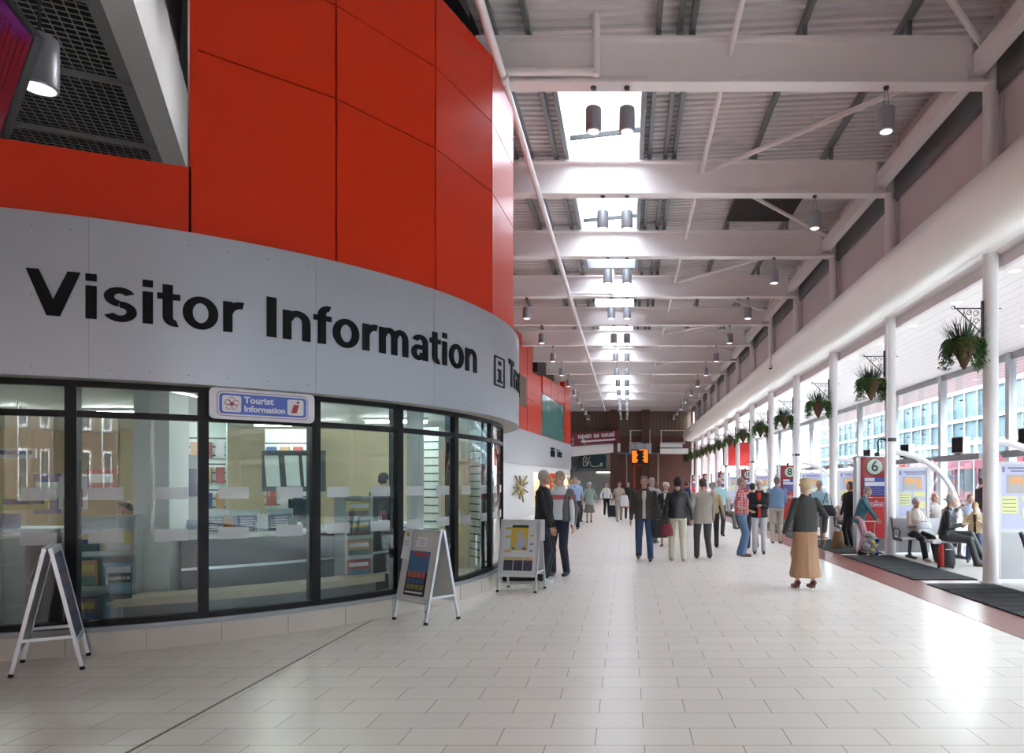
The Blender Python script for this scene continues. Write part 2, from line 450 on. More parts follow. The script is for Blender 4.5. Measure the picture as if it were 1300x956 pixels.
# outside: pale station building with banded glazing, buses
ext = empty('office_building', (25, 0, 0), 0, 'pale blue glass building with white bands across the bus yard', 'building')
MB().box(1, 9, -30, 95, -.14, 9).build('wall', mat('pale_blue_glazing', (.028, .046, .056), .7, spec=.1), ext)
q = MB()
for z in (.8, 2.6, 4.4, 6.2, 8.4): q.box(.8, 1.1, -30, 95, z, z + .28)
for i in range(60): q.box(.85, 1.05, -28 + i * 2, -27.9 + i * 2, 0, 9)
q.build('white_band', mat('band_white', (.07, .08, .085), .5), ext)
buses = [(17.5, 22, (.12, .008, .012)), (17.8, 36, (.10, .008, .02)), (17.5, 52, (.12, .01, .01))]
for i, (x, y, c) in enumerate(buses):
    o = empty('bus', (x, y, -.12), R(90), ['maroon single-deck bus parked outside the nearest glass doors', 'dark maroon bus parked in the yard behind the first bus', 'red bus parked farthest away in the yard'][i], 'bus', 'buses parked in the yard')
    q = MB(); q.box(-5.2, 5.2, -1.2, 1.2, .35, 1.25); q.box(-5.2, 5.2, -1.2, 1.2, 2.35, 3.0)
    for u in (-5.1, -2.6, -.2, 2.2, 5.0): q.box(u - .08, u + .08, -1.2, 1.2, 1.25, 2.35)
    q.build('body', mat('bus_red_%d' % i, c, .25), o)
    MB().box(-5.1, 5.1, -1.15, 1.15, 1.25, 2.35).build('windows', mat('bus_glass', (.03, .04, .05), .08), o)
    for wx in (-3.4, 3.2):
        for wy in (-1.1, 1.1):
            q = MB(); q.tube([(wx, wy - .12, .48), (wx, wy + .12, .48)], .48, 20); q.build('wheel', blackm, o)
# behind the camera: buff brick terrace with sash windows, seen only in the shop glass
tb = empty('brick_terrace', (0, -24, 0), 0, 'buff brick terrace with white sash windows reflected in the shop glass', 'building')
MB().box(-22, 14, -6, 0, -.14, 9.5).build('wall', buff, tb)
MB().box(-22.3, 14.3, -6.3, .3, 9.5, 9.9).build('cornice', white, tb)
for i in range(12):
    for z in (.9, 4.0, 6.9):
        x = -20.5 + i * 2.7; fz = 2.0 if z < 5 else 1.5
        q = MB(); q.box(x - .6, x + .6, 0, .06, z - .1, z + fz + .12); wf = q.build('window_frame', white, tb)
        q = MB(); q.box(x - .42, x + .42, .06, .075, z + .05, z + fz); q.build('pane', mat('dark_pane', (.03, .035, .04), .1), wf)
        q = MB(); q.box(x - .42, x + .42, .075, .1, z + fz / 2 - .03, z + fz / 2 + .03)
        for u in (-.14, .14): q.box(x + u - .015, x + u + .015, .075, .095, z + .05, z + fz)
        q.build('glazing_bar', white, wf)

# ------------------------------------------------------------------ pendant lamps
lamp0 = empty('pendant_downlight')
MB().lathe([(.126, 0), (.128, .01), (.128, .345), (.12, .36)], n=24).build('shade', lampgrey, lamp0, smooth=True)
MB().lathe([(.105, -.012), (.117, -.004), (.117, .0)], n=24).build('rim', alu, lamp0)
MB().lathe([(.09, -.014), (.09, -.010)], n=20).build('lens', mat('lamp_lens', (.8, .8, .78), .2, emit=(1, .93, .85), es=.35), lamp0)
q = MB()
for x in (-.05, .05): q.tube([(x, 0, .35), (x * .3, 0, .70)], .004, 5)
q.tube([(0, 0, .665), (0, 0, .72)], .045, 10)
q.build('hanger', darkgrey, lamp0)
first = True
pos = {-.53: 'left lamp of the pair under the skylights', 0.0: 'right lamp of the pair under the skylights', 4.1: 'lamp near the clerestory wall', -3.4: 'lamp on the far left over the shops'}
for x, ds in pos.items():
    for k, y in enumerate(BY):
        if k == 0 or (x < -3 and y < 19): continue
        o = lamp0 if first else copy_tree(lamp0); first = False
        o.location = (x, y, 7.15)
        tag(o, f'grey cylinder {ds}, {ORD[k - 1]} roof beam', 'pendant light', 'grey cylinder lamps hung from the roof beams')
for i, y in enumerate([23.9, 53.65]):
    o = empty('security_camera', (4.86, y, 5.45), 0, f'dome security camera on a long white drop pole, {["nearer", "farther"][i]} one', 'security camera', 'dome cameras on drop poles')
    q = MB(); q.tube([(0, 0, .1), (0, 0, 2.42)], .025, 8); q.build('pole', white, o)
    q = MB(); q.lathe([(.07, .02), (.075, .12), (.03, .16)], n=14); q.build('housing', white, o)
    q = MB(); q.ball((0, 0, .02), .06, n=10); q.build('dome', blackm, o)
# siphonic rain pipe
q = MB(); q.tube([(-1.9, YB + .3, 7.8), (-1.9, 10.7, 7.8)], .065, 12); q.tube([(-1.9, 10.75, 7.8), (-1.9, 10.9, 7.8)], .085, 12)
q.tube([(-1.9, 10.95, 7.8), (-1.9, 61.8, 7.8)], .062, 12)
rp = q.build('rain_pipe', offw, smooth=True); tag(rp, 'long white rainwater pipe running under the roof beams beside the red wall', 'pipe')
for k in (1, 4, 7, 10, 13):
    y = BY[k] - .28; q = MB()
    q.tube([(-1.9, y, 7.93), (-.5, y, 7.93), ], .06, 12); q.tube([(-.48, y, 7.87), (-.48, y, 8.8)], .06, 12)
    q.ball((-.48, y, 7.93), .062, n=10)
    q.build('branch_pipe', offw, rp, smooth=True)

# ------------------------------------------------------------------ red drum: visitor information pavilion
CX, CY = -7.15, 11.22
def th(px, r):
    """angle on the drum of radius r where the photo column px meets it (near side)"""
    d = Vector(((px - PX) / F, 1)); c = Vector((CX, CY))
    a = d.dot(d); bq = -2 * d.dot(c); cc = c.dot(c) - r * r; disc = bq * bq - 4 * a * cc
    t = (-bq - math.sqrt(max(disc, 0))) / (2 * a); p = d * t - c
    return math.atan2(p.y, p.x)
RF, RR, RG, RP = 5.37, 5.29, 5.07, 5.17
T0, T1 = R(-150), R(75)
drum = empty('information_pavilion', (CX, CY, 0), 0, 'round visitor information pavilion with red panels over a silver lettered fascia', 'pavilion')
def A(m, *a, **k): m.arc(0, 0, *a, **k); return m
m = MB(); A(m, RG - .1, RP, 0, .2, T0, T1, n=90)
m.build('plinth', mat('plinth_tile', (.60, .55, .49), .4), drum)
m = MB()
for i in range(30):
    t = T0 + i * R(6.9); m.arc(0, 0, RP - .01, RP + .0015, 0.0, .2, t, t + .0008, n=1)
m.build('plinth_joint', mat('joint_dark', (.2, .17, .14), .8), drum)
m = MB(); A(m, RG - .08, RP - .02, .2, .245, T0, T1, n=90); m.build('sill', mat('sill_grey', (.33, .35, .38), .4, metal=.4), drum)
m = MB(); A(m, RF - .05, RF, 2.54, 3.99, T0, T1, n=110); fas = m.build('fascia', silver, drum, smooth=True)
m = MB(); A(m, RG - .1, RF - .05, 2.545, 2.58, T0, T1, n=90); A(m, RR - .1, RF - .05, 3.93, 3.985, T0, T1, n=90)
m.build('soffit', mat('soffit_cream', (.5, .47, .42), .6), drum)
m = MB()
for px in (112, 401, 551):
    t = th(px, RF); m.arc(0, 0, RF - .001, RF + .0008, 2.55, 3.98, t, t + .0006, n=1)
for px in range(40, 640, 50):
    for z in (2.62, 3.25, 3.86):
        t = th(px, RF); c = (math.cos(t) * RF, math.sin(t) * RF, z); m.ball(c, .007, n=6)
m.build('rivet', mat('rivet', (.2, .2, .22), .5), fas)

# red panels, flat facets between the vertical joints
joints = [th(241, RR), th(427, RR), th(553, RR), th(625, RR), th(651.0, RR) + .02]
tt = joints[-1]
while tt < T1: tt += R(17); joints.append(tt)
zj = [3.99, 5.80, 6.82, 7.78]
def facet(t0, t1, r, z0, z1, name='red_panel', mt=None, thick=.04, gap=.012, zg=.008):
    p0 = Vector((math.cos(t0) * r, math.sin(t0) * r)); p1 = Vector((math.cos(t1) * r, math.sin(t1) * r))
    d = (p1 - p0).normalized(); nrm = Vector((d.y, -d.x)); p0 = p0 + d * gap; p1 = p1 - d * gap
    q = MB(); v = []
    for z in (z0 + zg, z1 - zg):
        for p in (p0, p1, p1 - nrm * thick, p0 - nrm * thick): v.append((p.x, p.y, z))
    q.add(v, [(0, 1, 2, 3), (7, 6, 5, 4), (0, 4, 5, 1), (1, 5, 6, 2), (2, 6, 7, 3), (3, 7, 4, 0)])
    return q.build(name, mt or redm, drum)
for i in range(len(joints) - 1):
    for j in range(3): facet(joints[i], joints[i + 1], RR, zj[j] if j else 3.93, zj[j + 1])
tl = joints[0]; k = 0
while tl > T0 + .3:
    facet(tl - R(20), tl, RR, 3.93, 4.65); tl -= R(20)
m = MB(); A(m, RR - .16, RR - .10, 3.9, 7.76, joints[0], T1, n=60); A(m, RR - .16, RR - .10, 3.9, 4.63, T0, joints[0], n=60)
m.build('backing', redgap, drum)
t0 = joints[0]
m = MB(); m.arc(0, 0, RR - .6, RR + .0, 4.65, 7.78, t0 - .0, t0 + .012, n=1); m.build('return_panel', redm, drum)
m = MB(); A(m, .1, RR - .1, 7.74, 7.78, joints[0], T1, n=50); A(m, RR - .6, RR - .5, 7.78, 8.76, joints[0], T1, n=50)
m.build('void_shade_cap', blackm, drum)  # black cap and upstand put the shade under the roof into colour

# glazing
muls = [th(x, RG) for x in (-78, 91, 258, 400, 506, 577, 622)]
muls = [T0 + .02, T0 + .4, T0 + .8] + muls
d_ = muls[-1]
while d_ < R(40): d_ += R(14); muls.append(d_)
for i, t in enumerate(muls):
    w = .009; m = MB(); m.arc(0, 0, RG - .12, RG + .035, .24, 2.55, t - w, t + w, n=1)
    m.build('mullion', blackm, drum)
m = MB(); A(m, RG - .05, RG + .03, .245, .30, T0, R(40), n=70); A(m, RG - .05, RG + .03, 2.49, 2.545, T0, R(40), n=70)
A(m, RG - .05, RG + .03, 2.205, 2.265, T0, R(40), n=70)
m.build('transom', blackm, drum)
for i in range(len(muls) - 1):
    m = MB(); m.arc(0, 0, RG - .006, RG, .3, 2.5, muls[i] + .009, muls[i + 1] - .009, n=8)
    g = m.build('glass_pane', glassv, drum, smooth=True)
    n = int((muls[i + 1] - muls[i]) / .085)
    if 0 < n < 12 and muls[i] > R(-125):
        for a in range(n):
            u = muls[i] + (a + .5) * (muls[i + 1] - muls[i]) / n
            for z in (1.43, 1.02):
                q = MB(); q.arc(0, 0, RG + .001, RG + .003, z, z + .12, u - .027, u + .027, n=2)
                q.build('frosted_mark', frost, g)
m = MB(); A(m, RG - .25, RG - .15, 0, 3.9, R(40), R(210), n=50); m.build('rear_wall', inwall, drum)
m = MB(); A(m, .05, RG - .08, 2.6, 2.64, R(-150), R(209), n=60); m.build('inner_ceiling', inwhite, drum)

# lettering (bold grotesque) bent on the fascia: every piece is a solid mapped from (s, z)
class Glyphs:
    """pieces given in em units: cap height 1, x-height .74, stem .2"""
    def __init__(s): s.v = []; s.f = []
    def quadstrip(s, prs):
        n = len(s.v)
        for a, b in prs: s.v += [a, b]
        for i in range(len(prs) - 1): s.f.append((n + 2 * i, n + 2 * i + 1, n + 2 * i + 3, n + 2 * i + 2))
    def rect(s, x0, x1, y0, y1): s.quadstrip([((x0, y0), (x0, y1)), ((x1, y0), (x1, y1))])
    def arc(s, cx, cy, a, b, ta, tb, d0, d1, n=16):
        pr = []
        for i in range(n + 1):
            t = R(d0 + (d1 - d0) * i / n); c, q = math.cos(t), math.sin(t)
            pr.append(((cx + a * c, cy + b * q), (cx + (a - ta) * c, cy + (b - tb) * q)))
        s.quadstrip(pr)
def glyph(g, ch, x):
    X = .745; S = .195; H = .165
    if ch == 'V':
        g.quadstrip([((x, 1), (x + .22, 1)), ((x + .355, 0), (x + .50, .0 + .28)), ]); g.quadstrip([((x + .355, 0), (x + .39, .40)), ((x + .5, 0), (x + .5, .28)), ])
        g.quadstrip([((x + .355, 0), (x + .45, .25)), ((x + .585, 0), (x + .47, .3))])
        g.quadstrip([((x + .94, 1), (x + .72, 1)), ((x + .585, 0), (x + .44, .28))]); return .96
    if ch in 'i': g.rect(x + .07, x + .07 + S, 0, X - .01); g.rect(x + .07, x + .07 + S, .84, 1.0); return .34
    if ch == 'I': g.rect(x + .09, x + .09 + .215, 0, 1); return .38
    if ch == 'T': g.rect(x + .02, x + .86, .825, 1); g.rect(x + .335, x + .545, 0, .83); return .84
    if ch == 'v': g.quadstrip([((x, X), (x + .2, X)), ((x + .24, 0), (x + .35, .1))]); g.quadstrip([((x + .64, X), (x + .44, X)), ((x + .42, 0), (x + .3, .1))]); g.rect(x + .24, x + .42, 0, .1); return .66
    if ch == 'l': g.rect(x + .07, x + .07 + S, 0, 1); return .34
    if ch == 'o': g.arc(x + .385, X / 2, .355, .392, .2, .155, 0, 360, 32); return .77
    if ch == 'e':
        g.arc(x + .37, X / 2, .34, .392, .195, .15, 0, 325, 26); g.rect(x + .1, x + .70, .31, .44); return .74
    if ch == 's':
        g.arc(x + .34, .545, .29, .22, .19, .14, 25, 265, 16)
        g.arc(x + .34, .215, .31, .235, .19, .145, 92, -155, 16); return .68
    if ch == 't':
        g.rect(x + .1, x + .3, .2, .95); g.rect(x, x + .44, X - .14, X)
        g.arc(x + .345, .2, .245, .215, .2, .15, 180, 285, 8); return .45
    if ch == 'r':
        g.rect(x + .065, x + .065 + S, 0, X - .01); g.arc(x + .43, X - .36, .36, .37, .19, .17, 78, 165, 10); return .49
    if ch == 'n':
        g.rect(x + .065, x + .065 + S, 0, X - .01); g.arc(x + .40, X - .30, .305, .31, .195, .16, 0, 165, 16); g.rect(x + .51, x + .705, 0, X - .30); return .775
    if ch == 'm':
        g.rect(x + .065, x + .065 + S, 0, X - .01); g.arc(x + .36, X - .28, .27, .29, .19, .16, 0, 165, 14); g.rect(x + .44, x + .63, 0, X - .28)
        g.arc(x + .73, X - .28, .27, .29, .19, .16, 0, 165, 14); g.rect(x + .81, x + 1.0, 0, X - .28); return 1.07
    if ch == 'f':
        g.rect(x + .11, x + .31, 0, .78); g.rect(x, x + .45, X - .14, X)
        g.arc(x + .37, .775, .26, .235, .2, .145, 180, 75, 8); return .45
    if ch == 'a':
        g.rect(x + .46, x + .655, 0, .52); g.arc(x + .36, X - .225, .295, .235, .195, .14, 0, 160, 14)
        g.arc(x + .29, .22, .245, .235, .18, .14, 85, 360, 20); g.rect(x + .28, x + .5, .315, .45); return .735
    return .33
def bent_word(word, px0, px1, z0, caph, name, z_mat=blkletter, adv=None):
    g = Glyphs(); x = 0
    for ch in word: x += glyph(g, ch, x)
    ta = th(px0, RF); tb = th(px1, RF) if px1 is not None else ta + x * adv / RF
    q = MB(); n = len(g.v); v = []
    for rr in (RF + .002, RF + .014):
        for (a, h) in g.v:
            t = ta + (tb - ta) * a / x; v.append((math.cos(t) * rr, math.sin(t) * rr, z0 + h * caph))
    f = []
    for (a, b_, c, d) in g.f:
        f += [(a + n, b_ + n, c + n, d + n)]
        for u, w in ((a, b_), (b_, c), (c, d), (d, a)): f.append((u, w, w + n, u + n))
    q.add(v, f); return q.build(name, z_mat, fas)
bent_word('Visitor', 33, 309, 3.075, .405, 'lettering')
bent_word('Information', 333, 606, 3.075, .405, 'lettering')
bent_word('Travel', 645.5, None, 3.075, .405, 'lettering', adv=.40)
ta, tb = th(627.5, RF), th(640, RF)
m = MB(); e = (tb - ta)
for (a0, a1, z0, z1) in ((0, .07, 2.99, 3.42), (.93, 1, 2.99, 3.42), (0, 1, 2.99, 3.01), (0, 1, 3.40, 3.42), (.40, .62, 3.06, 3.24), (.28, .62, 3.21, 3.24), (.26, .76, 3.05, 3.08), (.38, .62, 3.30, 3.36)):
    m.arc(0, 0, RF + .001, RF + .012, z0, z1, ta + e * a0, ta + e * a1, n=3)
m.build('information_symbol', blkletter, fas)

# tourist information sign hanging at the head of the third pane
pa = Vector((CX + math.cos(th(262, 5.12)) * 5.14, CY + math.sin(th(262, 5.12)) * 5.14)); pb = Vector((CX + math.cos(th(395, 5.12)) * 5.14, CY + math.sin(th(395, 5.12)) * 5.14))
d = pb - pa; L = d.length; ang = math.atan2(d.y, d.x)
sg = empty('tourist_sign', ((pa.x + pb.x) / 2 + .09 * math.sin(ang), (pa.y + pb.y) / 2 - .09 * math.cos(ang), 2.385), ang, 'white and blue Tourist Information sign with red rose, above the window', 'sign')
def rrect(w, h, r, n=5):
    pts = []
    for cx, cz, a0 in ((w / 2 - r, h / 2 - r, 0), (-w / 2 + r, h / 2 - r, 90), (-w / 2 + r, -h / 2 + r, 180), (w / 2 - r, -h / 2 + r, 270)):
        for i in range(n + 1): a = R(a0 + 90 * i / n); pts.append((cx + r * math.cos(a), cz + r * math.sin(a)))
    return pts
blue = mat('sign_blue', (.10, .16, .55), .4); signw = mat('sign_white', (.75, .74, .78), .4); signred = mat('sign_red', (.45, .04, .04), .5)
MB().poly(rrect(L - .01, .31, .05), -.015, .015).build('panel', signw, sg)
MB().poly(rrect(L - .14, .25, .05), -.018, -.014).build('border', mat('sign_border', (.35, .2, .28), .4), sg)
MB().poly(rrect(L - .155, .235, .045), -.021, -.017).build('field', signw, sg)
MB().poly(rrect(L - .18, .205, .035), -.024, -.02).build('field', blue, sg)
for xx, ww in ((-L / 2 + .20, .17), (L / 2 - .20, .16)):
    MB().poly([(p + xx, q) for p, q in rrect(ww, .165, .02)], -.027, -.023).build('field', signw, sg)
q = MB()
for i in range(5):
    a = R(90 + 72 * i); c = (-L / 2 + .20 + .042 * math.cos(a), .042 * math.sin(a))
    for j in range(10):
        a1 = R(36 * j); a2 = R(36 * j + 36)
        if (j % 5) == 4: continue
        q.bar((c[0] + .024 * math.cos(a1), -.028, c[1] + .024 * math.sin(a1)), (c[0] + .024 * math.cos(a2), -.028, c[1] + .024 * math.sin(a2)), .006, .005)
q.ball((-L / 2 + .20, -.028, 0), (.016, .004, .016), n=10)
q.build('rose_emblem', signred, sg)
text('Tourist', .092, signw, sg, loc=(-L / 2 + .31, -.026, .043), off=.003, align='LEFT')
text('Information', .082, signw, sg, loc=(-L / 2 + .31, -.026, -.045), off=.003, align='LEFT', sx=1.0)
q = MB(); q.poly([(L / 2 - .24, -.06), (L / 2 - .19, -.06), (L / 2 - .165, .03), (L / 2 - .215, .03)], -.031, -.027); q.ball((L / 2 - .175, -.029, .055), (.014, .003, .014), n=10)
q.build('letter_i', signred, sg)
q = MB(); q.box(-L / 2 + .12, -L / 2 + .14, .0, .08, .14, .2); q.box(L / 2 - .14, L / 2 - .12, 0, .08, .14, .2); q.build('bracket', blackm, sg)

# ---- inside the pavilion
def loc_at(px, Y): return Vector((ray(px, Y), Y, 0))
colw = mat('interior_pillar', (.86, .92, .92), .55)
o = MB().box(-5.53, -5.13, 7.9, 8.25, 0, 2.6).build('column', colw); struct(o)
o = MB().box(-3.0, -2.82, 9.6, 9.78, 0, 2.6).build('column', inwhite); struct(o)
# fluorescent tubes (light the room)
for i, (x, y, l) in enumerate([(-4.6, 9.2, 1.2), (-6.8, 9.6, 1.2), (-5.4, 11.6, 1.5), (-8.6, 9.4, 1.2), (-3.6, 11.0, 1.0)]):
    o = empty('strip_light', (x, y, 2.54), 0, ['fluorescent strip light on the shop ceiling above the blue counter signs', 'fluorescent strip light on the shop ceiling behind the white pillar', 'fluorescent strip light deep in the shop over the staff area', 'fluorescent strip light on the shop ceiling at the far left', 'fluorescent strip light on the shop ceiling near the doorway'][i], 'ceiling light', 'strip lights inside the shop')
    MB().box(-l / 2, l / 2, -.07, .07, .02, .06).build('housing', white, o)
    MB().box(-l / 2 + .03, l / 2 - .03, -.03, .03, -.02, .02).build('tube', mat('tube_glow', (1, 1, 1), .3, emit=(.95, 1, .95), es=5.0), o)
# curved counter
ct = empty('service_counter', (CX, CY, 0), 0, 'curved dark grey service counter with white top behind the shop window', 'counter')
ta, tb = R(-57), R(-8)
m = MB(); A(m, 3.35, 3.9, .08, .95, ta, tb, n=30); m.build('front_panel', mat('counter_grey', (.045, .048, .052), .4), ct)
m = MB(); A(m, 3.3, 3.98, .95, 1.0, ta, tb, n=30); m.build('worktop', inwhite, ct)
m = MB(); A(m, 3.88, 3.93, .3, .33, ta, tb, n=30); A(m, 3.88, 3.93, .6, .63, ta, tb, n=30); m.build('groove', alu, ct)
bn = empty('window_bench', (CX, CY, 0), 0, 'low curved cream plinth inside the shop window, standing in for a reflection', 'bench')  # cream band built solid in place of a reflection in the glass
m = MB(); A(m, 4.35, 4.75, .36, .44, R(-64), R(-30), n=30); m.build('seat', mat('cream_top', (.6, .52, .38), .4), bn)
m = MB(); A(m, 4.45, 4.68, 0, .36, R(-63), R(-31), n=30); m.build('base', midgrey, bn)
def curved_at(r, deg, z=0): return (CX + math.cos(R(deg)) * r, CY + math.sin(R(deg)) * r, z)
# blue notice blocks on the counter, a leaflet tray, till screens
navy = mat('navy', (.02, .045, .14), .4)
for i, dg in enumerate((-52, -47, -41)):
    o = empty('counter_notice', curved_at(3.75, dg, 1.0), R(dg + 90), ['navy notice card on the counter, leftmost of three', 'navy notice card on the counter, middle of three', 'navy notice card on the counter, rightmost of three'][i], 'notice', 'navy notice cards on the counter')
    MB().box(-.16, .16, -.02, .02, 0, .27).build('card', palegreen, o); MB().box(-.145, .145, -.024, -.018, .015, .20).build('printed_field', navy, o)
    q = MB(); 
    for j in range(5): q.box(-.11, .11 - .02 * (j % 3), -.028, -.022, .04 + j * .03, .05 + j * .03)
    q.build('text_lines', signw, o)
for i, dg in enumerate((-34, -22)):
    o = empty('computer_monitor', curved_at(3.5, dg, 1.0), R(dg + 90 + 180), ['black computer monitor on the counter, nearer the pillar', 'black computer monitor on the counter, nearer the doorway'][i], 'monitor', 'monitors on the counter')
    MB().box(-.2, .2, -.02, .03, .08, .38).build('screen', blackm, o); q = MB(); q.box(-.03, .03, 0, .03, 0, .1); q.box(-.1, .1, -.06, .08, 0, .015); q.build('stand', darkgrey, o)
cols = [(.40, .10, .08), (.06, .10, .25), (.55, .45, .14), (.07, .17, .12), (.6, .6, .62), (.12, .28, .38), (.5, .30, .16), (.20, .12, .12)]
cmat = [mat('print_%d' % i, c, .4) for i, c in enumerate(cols)]
def book_rack(name, loc, rz, w, h, rows, per, label, group=None, cat='rack', cover=(.16, .2)):
    o = empty(name, loc, rz, label, cat, group)
    q = MB(); q.box(-w / 2, -w / 2 + .025, -.02, .3, 0, h); q.box(w / 2 - .025, w / 2, -.02, .3, 0, h); q.box(-w / 2, w / 2, .28, .3, 0, h)
    q.build('frame', mat('rack_frame', (.35, .4, .4), .4), o)
    q = MB()
    for r in range(rows):
        z = .15 + r * (h - .2) / rows; q.box(-w / 2, w / 2, -.02, .28, z, z + .015); q.box(-w / 2, w / 2, -.03, -.015, z, z + .05)
    q.build('shelf', mat('rack_shelf', (.45, .52, .52), .4), o)
    ww = w / per
    for r in range(rows):
        z = .15 + r * (h - .2) / rows
        for c in range(per):
            bk = MB(); x = -w / 2 + (c + .5) * ww; hh = min(cover[1] * random.uniform(.8, 1.15), (h - .2) / rows - .03)
            bk.box(x - ww * .42, x + ww * .42, -.01, .03 + random.random() * .05, z + .016, z + .016 + hh)
            leaf = bk.build('leaflet', random.choice(cmat), None)
            leaf.location = Vector(loc); leaf.rotation_euler = (0, 0, rz)
            tag(leaf, f'printed leaflet on the {label.split(" with")[0]}, shelf {["one", "two", "three", "four", "five", "six", "seven"][r]} up, place {["one", "two", "three", "four", "five", "six", "seven", "eight"][c]} from left', 'leaflet', 'leaflets on the ' + label.split(' with')[0])
            bd = MB(); bd.box(x - ww * .34, x + ww * .34, -.013, -.009, z + .03 + hh * .55, z + .016 + hh * .85); bd.build('title_band', random.choice([signw, navy, cmat[2]]), leaf)
            bd = MB(); bd.box(x - ww * .36, x + ww * .36, -.013, -.009, z + .03 + hh * .1, z + .016 + hh * .45); bd.build('cover_picture', random.choice([cmat[5], cmat[3], cmat[7], cmat[4], cmat[1]]), leaf)
    return o
book_rack('brochure_rack', curved_at(4.5, -84, 0), R(6), 1.3, 1.05, 4, 7, 'wide leaflet rack with coloured covers at the far left window')
book_rack('brochure_stand', curved_at(4.62, -103, 0), R(-10), .9, 1.3, 4, 4, 'low leaflet stand with travel guides beyond the left edge')
book_rack('guidebook_stand', curved_at(4.45, -66, 0), R(24), .60, 1.25, 3, 2, 'short guide stand with large covers beside the white pillar', cover=(.2, .27))
book_rack('brochure_tower', curved_at(4.45, -32, 0), R(45), .36, 1.42, 5, 1, 'narrow leaflet tower with blue posters beside the inner doorway', cover=(.3, .27))
gp = loc_at(153, 7.02)
o = empty('guidebook', (gp.x, gp.y, .42), R(24), 'dark green Keswick guidebook standing low beside the white pillar', 'book')
MB().box(-.095, .095, -.02, .0, 0, .27).build('cover', mat('guide_green', (.02, .05, .035), .4), o)
MB().box(-.09, .09, -.024, -.018, .07, .18).build('cover_picture', cmat[5], o)
text('KESWICK', .04, signw, o, loc=(0, -.024, .225), off=.001)
MB().box(-.11, .11, -.05, .06, -.03, 0).build('holder', mat('rack_shelf', (.45, .52, .52), .4), o)
q = MB(); q.tube([(0, .04, -.42), (0, .04, -.02)], .012, 8); q.lathe([(.12, -.42), (.12, -.405)], n=16); q.build('stand', alu, o)
names = ['pale blue', 'orange', 'white', 'dark green', 'yellow', 'navy', 'cream', 'maroon']
cc = [(.15, .3, .42), (.55, .22, .05), (.7, .7, .7), (.03, .13, .07), (.6, .5, .1), (.02, .04, .14), (.6, .55, .42), (.18, .03, .05)]
for i in range(8):
    o = empty('leaflet_holder', curved_at(3.86, -55.5 + i * 5.4, 1.0), R(-55.5 + i * 5.4 + 90), f'small acrylic holder of {names[i]} leaflets on the curved counter', 'leaflet holder', 'leaflet holders on the counter')
    q = MB(); q.box(-.06, .06, -.03, .03, 0, .06); q.box(-.06, .06, .03, .035, 0, .12); q.build('holder', palegreen, o)
    MB().box(-.05, .05, -.015, .025, .02, .17 + .02 * (i % 3)).build('leaflets', mat('leaf_%d' % i, cc[i], .5), o)
for i, (px, Y, z, w, h, c, lb) in enumerate(((20, 8.6, 1.95, .42, .12, (.6, .62, .64), 'pale hanging sign with a navy stripe over the far left leaflet racks'), (60, 8.8, 1.45, .30, .5, (.22, .16, .34), 'purple and pink poster stand among the racks at the far left'), (30, 8.4, 1.35, .5, .16, (.45, .42, .12), 'yellow and blue header card among the racks at the far left'), (128, 9.6, 1.62, .34, .30, (.42, .06, .05), 'red framed notice on the wall above the seated woman'), (238, 9.2, 1.5, .4, .9, (.3, .38, .36), 'grey wire rack of cards right of the white pillar'))):
    o = empty('wall_poster', (ray(px, Y), Y, z), R(12), lb, 'poster')
    MB().box(-w / 2, w / 2, 0, .03, -h / 2, h / 2).build('board', mat('poster_c%d' % i, c, .5), o)
    MB().box(-w * .42, w * .42, -.006, 0, -h * .1, h * .3).build('printed_band', navy if i % 2 == 0 else inwhite, o)
    q = MB(); q.tube([(0, .035, -h / 2 if i in (1, 2) else h / 2), (0, .035, -z if i in (1, 2) else 2.6 - z)], .008, 6); q.build('pole', alu, o)
# shop props
o = empty('display_card', (-6.13, 7.80, 1.3), R(20), 'white display card with coloured pencils behind the second pane', 'display card')
MB().box(-.13, .13, 0, .02, 0, .36).build('card', signw, o); q = MB(); q.box(-.08, .04, -.004, 0, .3, .33); q.build('red_title', signred, o)
q = MB()
for j, x in enumerate((-.09, -.045, 0)): q.box(x, x + .035, -.006, 0, .02, .12 + .03 * j)
q.build('yellow_pencils', cmat[2], o); MB().box(.045, .09, -.006, 0, .02, .22).build('red_pencil', signred, o)
o = empty('display_table', (-6.85, 7.7, 0), R(8), 'dark display table with a pale top behind the second pane', 'table')
MB().box(-.75, .75, -.25, .3, 1.05, 1.1).build('tabletop', inwhite, o); MB().box(-.7, .7, -.15, .25, .05, 1.05).build('cabinet', darkgrey, o)
for i in range(6):
    o = MB().box(-.07, .07, -.05, .05, 0, .10 + .03 * (i % 3)).build('leaflet_box', cmat[[4, 3, 2, 5, 0, 1][i]])
    c, s = math.cos(R(8)), math.sin(R(8)); u = -.62 + i * .16; o.location = (-6.85 + u * c, 7.7 + u * s - .1, 1.1); o.rotation_euler = (0, 0, R(8))
    tag(o, ['pale grey', 'green', 'yellow', 'teal', 'red', 'blue'][i] + ' leaflet box on the display table behind the second pane', 'box', 'leaflet boxes on the display table')
